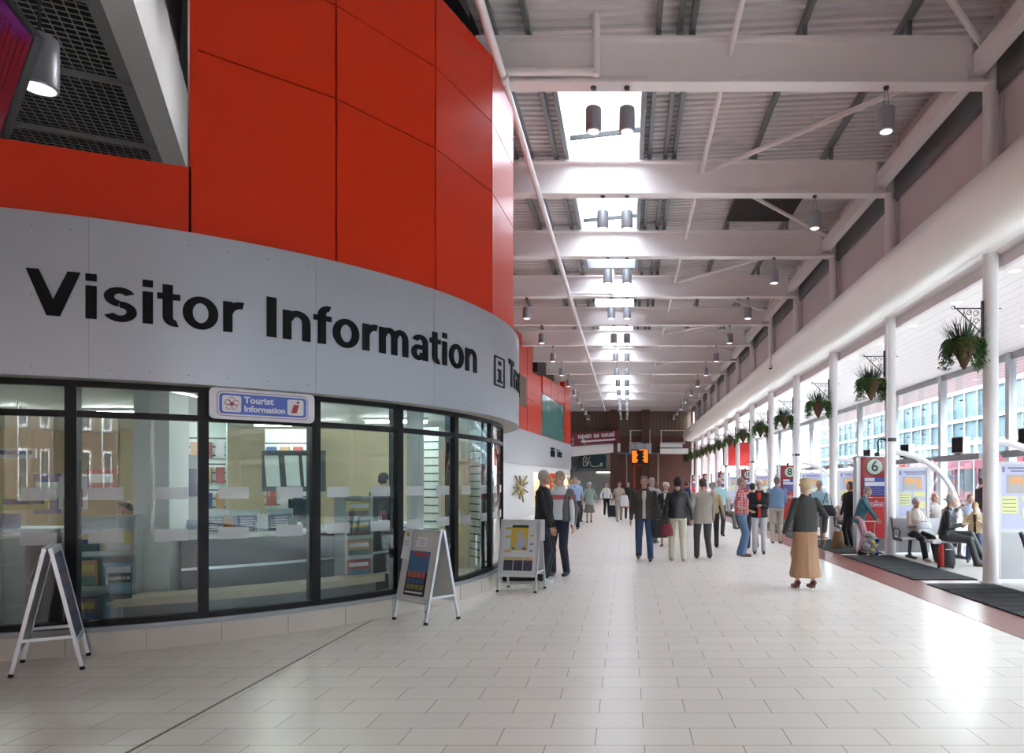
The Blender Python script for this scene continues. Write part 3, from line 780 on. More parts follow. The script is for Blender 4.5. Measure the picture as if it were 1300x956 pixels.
# slat wall displays near the right-hand panes and grid wall behind the counter
for i, (px, Y, w, rz) in enumerate([(540, 11.6, .55, -25), (603, 12.2, .45, -55), (255, 10.6, .7, 10), (370, 12.0, .9, 0)]):
    o = empty('slatwall_display', (ray(px, Y), Y, 0), R(rz), ['white slatwall panel seen behind the pane left of the last mullions', 'white slatwall panel seen through the narrow last panes', 'pale wire display panel behind the counter left part', 'shelved pale display unit on the wall behind the monitors'][i], 'display panel')
    MB().box(-w / 2, w / 2, 0, .05, 0, 2.5).build('board', palegreen, o)
    q = MB()
    for j in range(16): q.box(-w / 2, w / 2, -.006, 0, .3 + j * .13, .32 + j * .13)
    q.build('groove', darkgrey, o)
    if i >= 2:
        q = MB()
        for a in range(3):
            for c in range(4): q.box(-w / 2 + .05 + c * w / 4, -w / 2 + .02 + (c + .8) * w / 4, -.05, -.006, 1.2 + a * .38, 1.44 + a * .38, (a + c) % 4)
        q.build('pinned_leaflets', [cmat[0], cmat[4], cmat[1], cmat[6]], o)
o = empty('notice_board', (-5.3, 11.2, 1.75), R(0), 'dark notice board with paper sheets hanging behind the counter', 'notice board')
MB().box(-.5, .5, 0, .04, -.3, .35).build('board', darkgrey, o)
for x in (-.3, .02, .3): MB().poly([(x - .12, -.22), (x + .1, -.22), (x + .06, .27), (x - .16, .27)], -.01, 0).build('paper', palegreen, o)
q = MB(); q.box(-9.5, -2.6, 13.2, 13.3, 0, 2.6); struct(q.build('wall_inner', mat('cream_partition', (.62, .54, .36), .7)))
o = empty('reception_desk', (-6.3, 8.38, 0), 0, 'dark reception desk where the woman in beige sits', 'desk')
MB().box(-.7, .7, -.25, .25, .05, .72).build('body', darkgrey, o); MB().box(-.75, .75, -.3, .3, .72, .76).build('top', mat('desk_wood', (.3, .2, .12), .4), o)

# ---- upper left: mesh ceiling, bulkhead, lamp and screen
gd = Vector((-.435, .90, 0)).normalized(); gs = Vector((gd.y, -gd.x, 0))
e0 = Vector((ray(130, 7.25), 7.25, 6.50)); e1 = Vector((ray(170, 7.2), 7.2, 6.5))
far = 9.0
v = []
for p in (e0 - gd * 1.0, e1 - gd * 1.0, e1 + gd * far, e0 + gd * far):
    v.append(p)
q = MB(); vv = [tuple(p) for p in v] + [(p.x, p.y, 8.7) for p in v]
q.add(vv, [(0, 1, 2, 3), (7, 6, 5, 4), (0, 4, 5, 1), (1, 5, 6, 2), (2, 6, 7, 3), (3, 7, 4, 0)])
struct(q.build('trim_5', mat('bulkhead_white', (.82, .81, .80), .5)))
g0 = e0 - gs * .02
o = empty('mesh_ceiling', (0, 0, 0), 0, 'dark galvanised wire mesh ceiling panel above the red parapet', 'ceiling panel')
q = MB()
for i in range(36):
    a = g0 - gs * (.05 + i * .11); q.bar(tuple(a - gd * 1.0 + Vector((0, 0, .12))), tuple(a + gd * 8 + Vector((0, 0, .12))), .008, .012)
for i in range(80):
    a = g0 + gd * (-1.0 + i * .11); q.bar(tuple(a + Vector((0, 0, .135))), tuple(a - gs * 3.95 + Vector((0, 0, .135))), .008, .012)
q.build('wire_grid', mat('mesh_wire', (.42, .42, .40), .5, metal=.2), o)
q = MB()
for (a, w) in ((.06, .16), (2.0, .10), (3.9, .1)):
    p = g0 - gs * a; q.bar(tuple(p - gd * 1 + Vector((0, 0, .1))), tuple(p + gd * 8 + Vector((0, 0, .1))), w, .08)
for a in (.05, 1.75, 3.6, 5.4, 7.2):
    p = g0 + gd * a; q.bar(tuple(p + Vector((0, 0, .06))), tuple(p - gs * 3.9 + Vector((0, 0, .06))), .07, .06)
q.build('frame', mat('mesh_frame', (.30, .30, .30), .5, metal=.2), o)
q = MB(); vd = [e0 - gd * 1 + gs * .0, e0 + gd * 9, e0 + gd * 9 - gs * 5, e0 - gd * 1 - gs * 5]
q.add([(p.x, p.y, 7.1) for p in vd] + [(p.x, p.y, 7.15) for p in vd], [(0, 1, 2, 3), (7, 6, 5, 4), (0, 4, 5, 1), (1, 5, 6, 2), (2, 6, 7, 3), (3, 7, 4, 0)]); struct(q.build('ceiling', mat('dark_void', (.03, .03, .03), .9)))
o = empty('strip_light', (-4.0, 9.6, 7.55), R(30), 'added unseen strip light behind the red panels, brightening the white bulkhead', 'ceiling light', 'strip lights inside the shop')  # added lamp, hidden from view, to brighten the bulkhead and mesh
MB().box(-.9, .9, -.08, .08, .02, .1).build('housing', white, o); MB().box(-.85, .85, -.04, .04, -.03, .02).build('tube', mat('added_tube', (1, 1, 1), .3, emit=(.95, .97, 1), es=20), o)
o = empty('pendant_downlight', (ray(50, 7.2), 7.2, 5.62), 0, 'large grey cylinder lamp with bright reflector beside the purple screen', 'pendant light')
MB().lathe([(.15, 0), (.165, .01), (.165, .50), (.15, .52)], n=28).build('shade', lampgrey, o, smooth=True)
MB().lathe([(.14, -.004), (.16, -.004), (.165, .02)], n=28).build('rim', alu, o)
MB().lathe([(.14, -.006), (.14, -.003)], n=28).build('lens', mat('bright_lens', (.8, .85, .85), .1, emit=(.85, 1, .97), es=.2), o)
q = MB(); q.tube([(0, 0, .5), (0, 0, 1.0)], .015, 8); q.build('hanger', darkgrey, o)
def P3(px, py, Y): return Vector((ray(px, Y), Y, zat(py, Y)))
c0 = P3(45, 45, 6.0); u_ = (P3(2, 172, 6.3) - c0) * 1.25; v_ = (P3(17, 0, 6.2) - c0) * 2.2
v_ = v_ - u_ * (v_.dot(u_) / u_.dot(u_))
nr = u_.cross(v_).normalized()
if nr.y > 0: nr = -nr
o = empty('display_screen', tuple(c0), 0, 'large tilted display screen with purple and red picture, top left corner', 'screen')
Z0 = Vector((0, 0, 0))
def slab(p, a, b_, n_, t0, t1):
    vs = []
    for k in (t0, t1):
        for w in (p, p + a, p + a + b_, p + b_): vs.append(tuple(w + n_ * k))
    return MB().add(vs, [(0, 1, 2, 3), (7, 6, 5, 4), (0, 4, 5, 1), (1, 5, 6, 2), (2, 6, 7, 3), (3, 7, 4, 0)])
slab(Z0, u_, v_, nr, -.06, 0).build('casing', darkgrey, o)
ins = slab(u_ * .03 + v_ * .03, u_ * .94, v_ * .94, nr, 0, .004)
pm = mat('screen_picture', (.1, .01, .05), .12, emit=(.16, .01, .05), es=.12)
nd = pm.node_tree.nodes; ln = pm.node_tree.links
t = nd.new('ShaderNodeTexCoord'); gr = nd.new('ShaderNodeTexNoise'); gr.inputs['Scale'].default_value = 1.6
cr = nd.new('ShaderNodeValToRGB'); cr.color_ramp.elements[0].color = (.06, .004, .06, 1); cr.color_ramp.elements[0].position = .4
cr.color_ramp.elements[1].color = (.08, .004, .008, 1); cr.color_ramp.elements[1].position = .55
ln.new(t.outputs['Object'], gr.inputs[0]); ln.new(gr.outputs['Fac'], cr.inputs[0]); ln.new(cr.outputs[0], nd['Principled BSDF'].inputs['Base Color']); ln.new(cr.outputs[0], nd['Principled BSDF'].inputs['Emission Color'])
ins.build('picture', pm, o)
q = MB()
for i in range(9):
    a = u_ * .1 + v_ * (.1 + .09 * i) + nr * .006; q.bar(tuple(a), tuple(a + u_ * (.2 + .25 * ((i * 7) % 3))), .006, .003)
q.build('text_lines', mat('screen_text', (.14, .03, .06), .4), o)
q = MB(); q.tube([tuple(u_ * .5 + v_ * .5 - nr * .06), tuple(u_ * .5 + v_ * .5 - nr * .06 + Vector((0, 0, 1.6)))], .03, 8); q.build('hanger', darkgrey, o)

# ------------------------------------------------------------------ toilets block behind the drum
DIR = Vector((.0853, 1, 0)).normalized(); NRM = Vector((DIR.y, -DIR.x, 0))
W0 = Vector((-4.87 + .0856 * (22 - 31.8), 22, 0))
def wp(Y, z, off=0): return Vector((-4.87 + (Y - 31.8) * .0856, Y, z)) + NRM * off
tbk = empty('toilet_block', (0, 0, 0), 0, 'red panelled toilet block with silver Toilets fascia and green window', 'building')
def wq(Ya, Yb, za, zb, off, th_, name, mt, par=None, zc=None, zd=None):
    """wall-aligned solid, top may slope from zb to zc"""
    zc = zb if zc is None else zc; zd = za if zd is None else zd
    vs = [wp(Ya, za, off), wp(Yb, zd, off), wp(Yb, zc, off), wp(Ya, zb, off), wp(Ya, za, off - th_), wp(Yb, zd, off - th_), wp(Yb, zc, off - th_), wp(Ya, zb, off - th_)]
    return MB().add([tuple(p) for p in vs], [(0, 1, 2, 3), (7, 6, 5, 4), (0, 4, 5, 1), (1, 5, 6, 2), (2, 6, 7, 3), (3, 7, 4, 0)]).build(name, mt, par or tbk)
dispm = mat('display_white', (.72, .74, .74), .5)
wq(18, 34.8, 0, 2.42, 0, .3, 'white_wall', dispm); wq(45.0, 45.7, 0, 2.42, 0, .3, 'white_wall', dispm)
wq(34.8, 45, 2.1, 2.42, 0, .3, 'white_wall', dispm); wq(34.8, 45, 0, .35, 0, .3, 'white_wall', dispm)
wq(34.8, 45, 0, 2.42, -1.2, .1, 'niche_back', mat('niche_warm', (.6, .52, .4), .6))
wq(34.9, 45, 2.3, 2.38, -.35, .7, 'niche_light', mat('niche_glow', (1, .95, .8), .5, emit=(1, .9, .7), es=.9))
fa = wq(18, 45.7, 2.42, 4.0, .06, .1, 'fascia', mat('grey_fascia', (.33, .34, .37), .45))
wq(18, 34.6, 4.0, 8.35, 0, .2, 'red_wall', redm); 
wq(34.6, 37.0, 4.0, 7.0, -.05, .2, 'red_wall', redm, None, 7.1)
wq(37.0, 43.5, 6.3, 7.2, 0.0, .2, 'red_wall', redm, None, 7.4); wq(37.0, 45.7, 4.0, 4.05, 0, .2, 'red_wall', redm)
wq(43.5, 45.7, 4.05, 7.8, .02, .3, 'red_wall', redm)
for i in range(6):
    ya = 37.02 + i * 1.08; wq(ya + .02, ya + 1.04, 4.06, 6.28, -.03, .05, 'window_pane', glassg)
wq(31.4, 33.2, 5.1, 6.5, .012, .05, 'louvre', mat('louvre_brown', (.12, .08, .05), .6))
for yy in (29.5, 33.4, 39.2, 41.3): wq(yy, yy + .04, 4.05 if yy < 35 else 6.3, 8.3 if yy < 35 else 7.2, .006, .02, 'panel_joint', redgap)
wq(29, 34.6, 5.55, 5.58, .006, .02, 'panel_joint', redgap)
# black box stands in for the shaded void above the block
q = MB(); q.box(-11, -4.7, 37, 46, 7.4, 8.6); struct(q.build('void_shade', blackm))
# far end cap of the block
pE = wp(45.7, 0, 0); q = MB(); q.box(-14, pE.x - .02, 45.65, 45.75, 0, 7.8); struct(q.build('wall_block', redm))
rzW = math.atan2(DIR.y, DIR.x)
p = wp(41.4, 3.25, .075); text('Toilets', .62, blkletter, fa, loc=tuple(p), rot=(R(90), 0, rzW), off=.012, ext=.01)
q = MB(); base = wp(38.9, 3.0, .08)
for k in (0, .35, .72):
    c = base + DIR * k; q.ball((c.x, c.y, 3.46), .07, n=8); q.tube([(c.x, c.y, 3.0), (c.x, c.y, 3.36)], .08, 8)
q.build('toilet_symbol', blkletter, fa)
for i, (Y, zc) in enumerate([(31.9, 1.0), (40.0, 1.0), (45.35, 1.0)]):
    q = MB(); c = wp(Y, 1.35, .05)
    for j in range(14):
        a = R(j * 25.7); L_ = .25 + .1 * (j % 3)
        q.bar(tuple(c), tuple(c + DIR * math.cos(a) * L_ * 4 + Vector((0, 0, math.sin(a) * L_ * 1.5)) + NRM * .03), .07, .05, mi=j % 3)
    tag(q.build('wall_ornament', [mat('petal_yellow', (.6, .5, .1), .5), mat('petal_brown', (.25, .12, .06), .6), mat('petal_olive', (.3, .3, .12), .6)]),
        ['spiky yellow and brown flower ornament on the white wall beside the standing men', 'spiky flower ornament by the lit niche', 'spiky flower ornament at the far corner of the white wall'][i], 'ornament', 'flower ornaments on the white wall')

# left and rear enclosure
q = MB(); q.box(-14.2, -14, YB, LEN, 0, 9.2); struct(q.build('wall_left', wallm))
# ------------------------------------------------------------------ far end wall
EY = LEN
q = MB(); q.box(-14, 6.1, EY, EY + .3, 5.6, 9.2); struct(q.build('wall_far', timber))
q = MB(); q.box(-1.45, 6.1, EY - .3, EY, 0, 5.65); struct(q.build('wall_far', brown))
q = MB(); q.box(5.6, 8.7, EY + 2, EY + 2.2, 0, 5.1); struct(q.build('wall_far', white))
q = MB(); q.box(8.4, 11.2, EY - .5, EY - .3, 3.0, 5.1); struct(q.build('wall_end_red', mat('bright_red', (.55, .02, .02), .4)))
q = MB(); q.box(-14, -1.4, EY + .3, EY + .5, 0, 5.6); struct(q.build('wall_shop', mat('dim_grey', (.22, .23, .22), .6)))
shut = stripemat('shutter', (.30, .33, .32), (.26, .29, .28), 6, 'Z', .5)
o = empty('roller_shutter', (-3.1, EY + .1, 0), 0, 'grey green roller shutter closing the shop under the dark green sign', 'shutter')
MB().box(-1.75, 1.65, 0, .08, 0, 2.6).build('slats', shut, o); q = MB(); q.box(-1.8, 1.7, -.05, .15, 2.55, 3.0); q.build('housing', midgrey, o)
q = MB(); q.box(.4, 1.6, -.06, .02, 2.42, 2.5); q.build('lamp', mat('warm_lamp', (1, .9, .6), .4, emit=(1, .85, .5), es=.8), o)
o = empty('brick_pier', (-1.15, EY - .75, 0), 0, 'dark brown pier left of the orange departure display', 'pier', 'dark brown piers at the far end'); MB().box(-.32, .32, -.4, .4, 0, 7.9).build('shaft', brownp, o); MB().box(-.36, .36, -.44, .44, 0, .2).build('base', darkgrey, o)
o = empty('brick_pier', (1.62, EY - .75, 0), 0, 'dark brown pier right of the orange departure display', 'pier', 'dark brown piers at the far end'); MB().box(-.35, .35, -.4, .4, 0, 7.9).build('shaft', brownp, o); MB().box(-.39, .39, -.44, .44, 0, .2).build('base', darkgrey, o)
# balcony: curved white front in three bays
def Xf(px): return ray(px, EY - 1)
bal = empty('balcony', (0, 0, 0), 0, 'white curved balcony front with railings across the far wall', 'balcony')
q = MB(); q.add([(Xf(700), EY - 3.4, 3.55), (Xf(787.5), EY - .9, 4.25), (Xf(787.5), EY - .9, 5.0), (Xf(700), EY - 3.4, 4.45), (Xf(700), EY - 3.2, 3.55), (Xf(787.5), EY - .7, 4.25), (Xf(787.5), EY - .7, 5.0), (Xf(700), EY - 3.2, 4.45)],
      [(0, 1, 2, 3), (7, 6, 5, 4), (0, 4, 5, 1), (1, 5, 6, 2), (2, 6, 7, 3), (3, 7, 4, 0)]); q.build('front_panel', white, bal)
q = MB(); q.box(Xf(799), Xf(827), EY - 1.2, EY - .9, 4.1, 4.95); q.build('front_panel', mat('panel_grey_blue', (.5, .52, .56), .5), bal)
q = MB(); q.box(Xf(838), Xf(873), EY - 1.6, EY - .9, 4.05, 4.5); q.box(Xf(838), Xf(866), EY - 1.5, EY - .9, 4.6, 4.95); q.build('front_panel', white, bal)
q = MB(); q.box(Xf(690), Xf(873), EY - .7, EY, 4.05, 4.2); q.build('slab', midgrey, bal)
q = MB()
for xa, xb in ((Xf(799), Xf(826)), (Xf(838), Xf(870))):
    for z in (5.05, 6.1): q.tube([(xa, EY - 1, z), (xb, EY - 1, z)], .035, 6)
    for x in (xa + .1, xb - .1): q.tube([(x, EY - 1, 4.9), (x, EY - 1, 6.1)], .05, 6)
q.build('railing', white, bal)
# banner
bna = Vector((Xf(700), EY - 3.7, 5.0)); bnb = Vector((Xf(786), EY - 1.3, 5.55)); dd = bnb - bna
bz = math.atan2(dd.y, dd.x)
bn_ = empty('direction_banner', tuple((bna + bnb) / 2), bz, 'dark red banner reading open as usual with a white arrow pointing left', 'banner')
W_ = Vector((dd.x, dd.y)).length; sl = dd.z / W_
bw = MB(); bw.poly([(-W_ / 2, -.5 - sl * W_ / 2), (W_ / 2, -.5 + sl * W_ / 2), (W_ / 2, .55 + sl * W_ / 2), (-W_ / 2, .55 - sl * W_ / 2)], -.03, .03); bw.build('cloth', mat('banner_maroon', (.17, .012, .03), .5), bn_)
tx = text('open as usual', .62, signw, bn_, loc=(W_ * .17, -.05, .25 + sl * W_ * .17), rot=(R(90), -math.atan(sl), 0), off=.015)
q = MB(); zz = lambda x, z: z + sl * x
x1, x0 = W_ * .44, -W_ * .02
q.poly([(x1, zz(x1, -.15)), (x1, zz(x1, -.30)), (x0, zz(x0, -.30)), (x0, zz(x0, -.15))], -.05, -.035)
q.poly([(x0 + .25, zz(x0, .0)), (x0 - .25, zz(x0, -.22)), (x0 + .25, zz(x0, -.45)), (x0 + .02, zz(x0, -.22))], -.05, -.035); q.build('arrow', signw, bn_)
q = MB()
for r in range(2):
    for c in range(4):
        x = -W_ * .16 - c * .28; z = .02 - r * .36; q.box(x - .09, x + .09, -.05, -.035, zz(x, z - .13), zz(x, z + .13)); 
q.build('letter_block', mat('banner_pink', (.45, .25, .3), .5), bn_)
# Bhs shop sign
p = Vector((ray(752.3, EY - .6), EY - .6, zat(586, EY - .6)))
o = empty('shop_sign', tuple(p), 0, 'dark green shop sign with flowing cream Bhs lettering', 'sign')
MB().box(-1.2, 1.2, -.06, .3, -.62, .62).build('panel', mat('sign_green', (.005, .05, .07), .35), o)
crm = mat('sign_cream', (.75, .72, .5), .4)
def stroke(pts, r): 
    qq = MB(); P_ = []
    n = len(pts)
    for i in range(n - 1):
        a = Vector(pts[max(i - 1, 0)]); b0 = Vector(pts[i]); c = Vector(pts[i + 1]); e = Vector(pts[min(i + 2, n - 1)])
        for k in range(4):
            t = k / 4; P_.append(.5 * ((2 * b0) + (-a + c) * t + (2 * a - 5 * b0 + 4 * c - e) * t * t + (-a + 3 * b0 - 3 * c + e) * t ** 3))
    P_.append(Vector(pts[-1]))
    qq.tube([(q_.x, -.09, q_.y) for q_ in P_], r, 6); return qq
stroke([(-.78, .38), (-.82, 0), (-.78, -.42)], .035).build('letter_b', crm, o)
stroke([(-.86, .2), (-.7, .42), (-.5, .3), (-.66, .02), (-.48, -.15), (-.62, -.4), (-.85, -.3)], .035).build('letter_b', crm, o)
stroke([(-.2, .42), (-.38, .1), (-.46, -.36), (-.36, -.05), (-.2, .0), (-.2, -.25), (0, -.42), (.4, -.44), (.75, -.25), (.82, -.12), (.72, -.2), (.84, -.36), (.68, -.44)], .03).build('letter_hs', crm, o)
# LED departures
p = Vector((ray(812.5, EY - 2), EY - 2, zat(580, EY - 2)))
o = empty('departure_display', tuple(p), 0, 'hanging electronic departure display glowing orange between the brown piers', 'display')
MB().box(-.75, .75, 0, .25, -.62, .66).build('casing', blackm, o)
q = MB(); led = mat('led_orange', (.8, .25, .02), .5, emit=(1, .16, .004), es=.17)
for r in range(7):
    z = -.5 + r * .15
    q.box(-.68, -.25 + .08 * math.sin(r * 2), -.02, 0, z, z + .125); q.box(.30 + .06 * math.cos(r * 3), .68, -.02, 0, z, z + .125)
q.box(-.1, .66, -.02, 0, .56, .64); q.build('led_rows', led, o)
q = MB(); q.tube([(-.4, .1, .6), (-.4, .1, 1.6)], .02, 6); q.tube([(.4, .1, .6), (.4, .1, 1.6)], .02, 6)
for u in (-.4, .4): q.bar((u, .1, 1.6), (u, 1.7, 1.6), .05)
q.build('hanger', darkgrey, o)
p = Vector((ray(812, EY - .35), EY - .35, 0))
o = empty('framed_poster', tuple(p), 0, 'orange red frame on the brown brick wall under the departure display', 'frame')
q = MB(); q.box(-.55, -.38, -.05, 0, 1.0, 3.2); q.box(.38, .55, -.05, 0, 1.0, 3.2); q.box(-.55, .55, -.05, 0, 3.0, 3.2); q.build('frame', mat('frame_orange', (.5, .08, .03), .5), o)
MB().box(-.38, .38, -.03, 0, 1.0, 3.0).build('field', mat('door_brown', (.14, .045, .03), .5), o)
for i, (px, y_) in enumerate(((795.5, EY - .38), (835.5, EY - 1.2))):
    o = MB().tube([(ray(px, y_), y_, 0), (ray(px, y_), y_, 4.1)], .05, 8).build('down_pipe', mat('pipe_pale', (.4, .36, .34), .5))
    tag(o, ['thin pale pipe running down beside the left brown pier', 'thin pale pipe running down beside the right brown pier'][i], 'pipe', 'pale down pipes at the far end')


# ------------------------------------------------------------------ gates: brackets, baskets, signs, boards, barriers, benches
iron = mat('black_iron', (.02, .018, .02), .5)
wick = brickmat('wicker', (.20, .09, .045), (.13, .055, .03), (.05, .02, .01), .03, .012, .003, rough=.8)
fern = mat('fern_green', (.065, .15, .03), .6); spik = mat('spiky_green', (.035, .075, .045), .5); flo = mat('heather_tip', (.12, .06, .07), .6)
GATE = {2: 6, 4: 8, 6: 10, 8: 12, 10: 14, 12: 16}
def blade(q, p, d, L, w, droop, mi=0, n=5):
    p = Vector(p); d = Vector(d).normalized(); s = d.cross(Vector((0, 0, 1)))
    s = s.normalized() if s.length > .01 else Vector((1, 0, 0)); v = []; f = []
    for i in range(n + 1):
        t = i / n; c = p + d * L * t + Vector((0, 0, -droop * L * t * t)); ww = w * (1 - t * .85) * (.5 + .9 * min(t * 3, 1) * .55)
        v += [c - s * ww, c + s * ww + Vector((0, 0, .002))]
    for i in range(n): f.append((2 * i, 2 * i + 1, 2 * i + 3, 2 * i + 2))
    q.add(v, f, mi)
def make_basket(seed):
    rd = random.Random(seed)
    o = empty('hanging_basket')
    q = MB(); q.lathe([(.01, -.42), (.03, -.40), (.215, .0), (.22, .015), (.19, .02)], n=22); q.build('cone_basket', wick, o)
    q = MB()
    for i in range(150):
        a = rd.random() * 2 * pi; r = rd.random() ** .6 * .19; tl = rd.uniform(.05, .75)
        blade(q, (r * 1.2 * math.cos(a), r * math.sin(a), .0), (math.cos(a) * tl * 1.5, math.sin(a) * tl, 1), rd.uniform(.26, .47), .013, .12, mi=1 if i % 9 == 0 else 0)
    q.build('spiky_plant', [spik, flo], o, fix=False)
    q = MB()
    for i in range(430):
        a = rd.random() * 2 * pi
        if rd.random() < .8: a = rd.choice((0, pi)) + rd.gauss(0, .5)
        r = rd.uniform(.14, .24); out = rd.uniform(.02, .09); L = rd.uniform(.15, .52)
        if rd.random() < .45: a = rd.choice((0, pi, pi * .95, .2)) + rd.uniform(-.5, .5); L += .12; out += .05
        p0 = Vector((r * math.cos(a), r * math.sin(a), .03)); pr = p0
        for k in range(1, 6):
            t = k / 5; c = Vector(((r + out * math.sin(t * 1.6)) * math.cos(a), (r + out * math.sin(t * 1.6)) * math.sin(a), .05 + .06 * math.sin(t * pi * .6) - L * t * t))
            for sgn in (-1, 1, 0):
                sd = Vector((-math.sin(a), math.cos(a), 0)) * sgn + Vector((0, 0, -.5)) + Vector((math.cos(a), math.sin(a), 0)) * .4
                blade(q, pr.lerp(c, .5), sd, .05, .012, .2, n=2)
            pr = c
    q.build('trailing_fern', fern, o, fix=False)
    q = MB()
    for k in range(3):
        a = k * 2.094; q.tube([(.2 * math.cos(a), .2 * math.sin(a), .01), (0, 0, .50)], .004, 4)
    q.tube([(0, 0, .5), (0, 0, .545)], .006, 5); q.build('hanging_chain', iron, o)
    return o
def make_bracket():
    o = empty('basket_bracket')
    q = MB(); q.box(-.015, .015, -.02, .02, -.45, .12); q.tube([(-.02, 0, .0), (-.44, 0, 0)], .011, 6); q.tube([(0, 0, -.40), (-.40, 0, -.01)], .009, 6)
    q.tube([(0, 0, .0), (.30, -.0, 0)], .008, 6); q.build('arm', iron, o)
    q = MB()
    for (cx, cz, r) in ((-.10, -.08, .05), (-.21, -.07, .045), (-.09, -.20, .045), (-.46, .01, .03)):
        q.tube([(cx + r * math.cos(t * .5) * (1 - t * .035), 0, cz + r * math.sin(t * .5) * (1 - t * .035)) for t in range(16)], .006, 5)
    q.build('scrollwork', iron, o)
    return o
bks = [make_basket(3), make_basket(11)]; br0 = make_bracket(); usedb = [0, 0]
def gname(k):
    if k in GATE: return f'above gate sign {GATE[k]}'
    if k - 1 in GATE: return f'on the column between gates {GATE[k-1]} and {GATE[k-1]+2}'
    return 'on the nearest column'
for k in range(1, len(BY)):
    w = (k % 2); o = bks[w] if not usedb[w] else copy_tree(bks[w]); usedb[w] = 1
    o.location = (5.33, BY[k], 3.80); o.rotation_euler = (0, 0, (k % 3) * .25 - .2 + (pi if k % 4 > 1 else 0))
    tag(o, f'wicker hanging basket with plants {gname(k)}', 'hanging basket', 'hanging baskets along the gates')
    o = br0 if k == 1 else copy_tree(br0); o.location = (5.62, BY[k], 4.345)
    tag(o, f'black scrolled iron basket bracket {gname(k)}', 'bracket', 'scrolled basket brackets')
# gate number signs
kred = mat('kiosk_red', (.50, .03, .03), .3); kdark = mat('kiosk_dark_red', (.36, .02, .022), .3); mint = mat('mint_disc', (.50, .60, .50), .4)
tblue = mat('timetable_blue', (.07, .09, .42), .4); tgrey = mat('timetable_grey', (.25, .25, .33), .4); ring = mat('ring_black', (.01, .015, .012), .4)
for k, num in GATE.items():
    y = BY[k] + 1.0
    o = empty('gate_sign', (5.72, y, 0), 0, f'tall red gate totem with number {num} in a pale disc', 'gate sign', 'red numbered gate totems')
    q = MB(); q.box(-.42, -.33, -.13, .13, 0, 2.2); q.box(.33, .40, -.13, .13, 0, 2.2); q.box(-.42, .40, -.13, .13, 2.18, 2.2); q.build('side_frame', alu, o)
    MB().box(-.33, .33, -.10, .1, 1.25, 2.18).build('upper_panel', kdark, o)
    MB().box(-.33, .33, -.11, .1, .30, 1.24).build('lower_panel', kred, o)
    MB().box(-.36, .36, -.09, .1, 0, .30).build('base', midgrey, o)
    q = MB(); q.tube([(0, -.10, 1.95), (0, -.115, 1.95)], .195, 36); q.build('disc_rim', ring, o)
    q = MB(); q.tube([(0, -.11, 1.95), (0, -.12, 1.95)], .178, 36); dsk = q.build('disc', mint, o)
    text(str(num), .34 if num < 10 else .29, ring, dsk, name='number', loc=(0, -.124, 1.955), off=.006)
    MB().box(-.24, .25, -.113, -.10, 1.29, 1.70).build('timetable', tblue, o)
    q = MB(); q.box(-.23, .0, -.117, -.112, 1.62, 1.695); q.box(-.23, .24, -.117, -.112, 1.51, 1.60); q.build('timetable_heading', signw, o)
    q = MB()
    for j in range(4): q.box(-.22, .2 - .05 * (j % 2), -.117, -.112, 1.31 + j * .045, 1.325 + j * .045)
    q.build('timetable_rows', tgrey, o)
    q = MB()
    for (a, b_, c, d) in ((-.12, .2, 1.13, 1.138), (-.12, .2, 1.03, 1.038), (-.12, -.112, 1.03, 1.138), (.192, .2, 1.03, 1.138), (.02, .06, 1.145, 1.17)): q.box(a, b_, -.116, -.109, c, d)
    q.build('logo_frame', signw, o); text('Central', .085, signw, o, loc=(.04, -.113, 1.083), off=.002)
# route boards with poster, behind every column; barrier hoops; benches
pos_l = mat('poster_lilac', (.42, .42, .60), .35); pos_y = mat('poster_yellow', (.62, .62, .27), .4); pos_o = mat('poster_orange', (.62, .30, .12), .4); pos_g = mat('poster_map_grey', (.36, .33, .32), .4); pframe = mat('board_frame', (.55, .54, .56), .4)
panelg = mat('board_panel', (.42, .41, .42), .5)
seatm = mat('seat_metal', (.40, .40, .42), .35, metal=.3); seatd = mat('seat_dark', (.05, .05, .055), .45)
def make_board():
    o = empty('route_board')
    q = MB(); q.box(-.37, .37, -.03, .03, .79, .85); q.box(-.37, .37, -.03, .03, 1.88, 1.93); q.box(-.37, -.31, -.03, .03, .05, 1.93); q.box(.31, .37, -.03, .03, .05, 1.93); q.build('frame', pframe, o)
    MB().box(-.31, .31, -.015, .015, .05, .79).build('lower_panel', panelg, o)
    ps = MB().box(-.31, .31, -.012, .012, .85, 1.88).build('poster', pos_l, o)
    MB().box(-.22, .20, -.018, -.012, 1.42, 1.72).build('map_area', pos_g, ps)
    q = MB(); q.box(-.18, .12, -.022, -.018, 1.57, 1.66); q.box(.10, .19, -.022, -.018, 1.46, 1.70); q.box(-.15, .02, -.022, -.018, 1.66, 1.69); q.build('map_route', pos_o, ps)
    q = MB(); q.box(-.30, -.04, -.018, -.012, 1.10, 1.37); q.box(.02, .29, -.018, -.012, 1.28, 1.38); q.box(.03, .29, -.018, -.012, 1.02, 1.18); q.build('yellow_notes', pos_y, ps)
    q = MB(); q.box(-.2, .28, -.018, -.012, 1.81, 1.835); q.box(-.15, .28, -.018, -.012, 1.765, 1.785); q.box(-.29, -.25, -.018, -.012, 1.76, 1.84)
    for j in range(4): q.box(-.28, -.07, -.022, -.017, 1.13 + j * .06, 1.142 + j * .06)
    q.build('poster_text', mat('poster_ink', (.12, .12, .2), .5), ps)
    return o
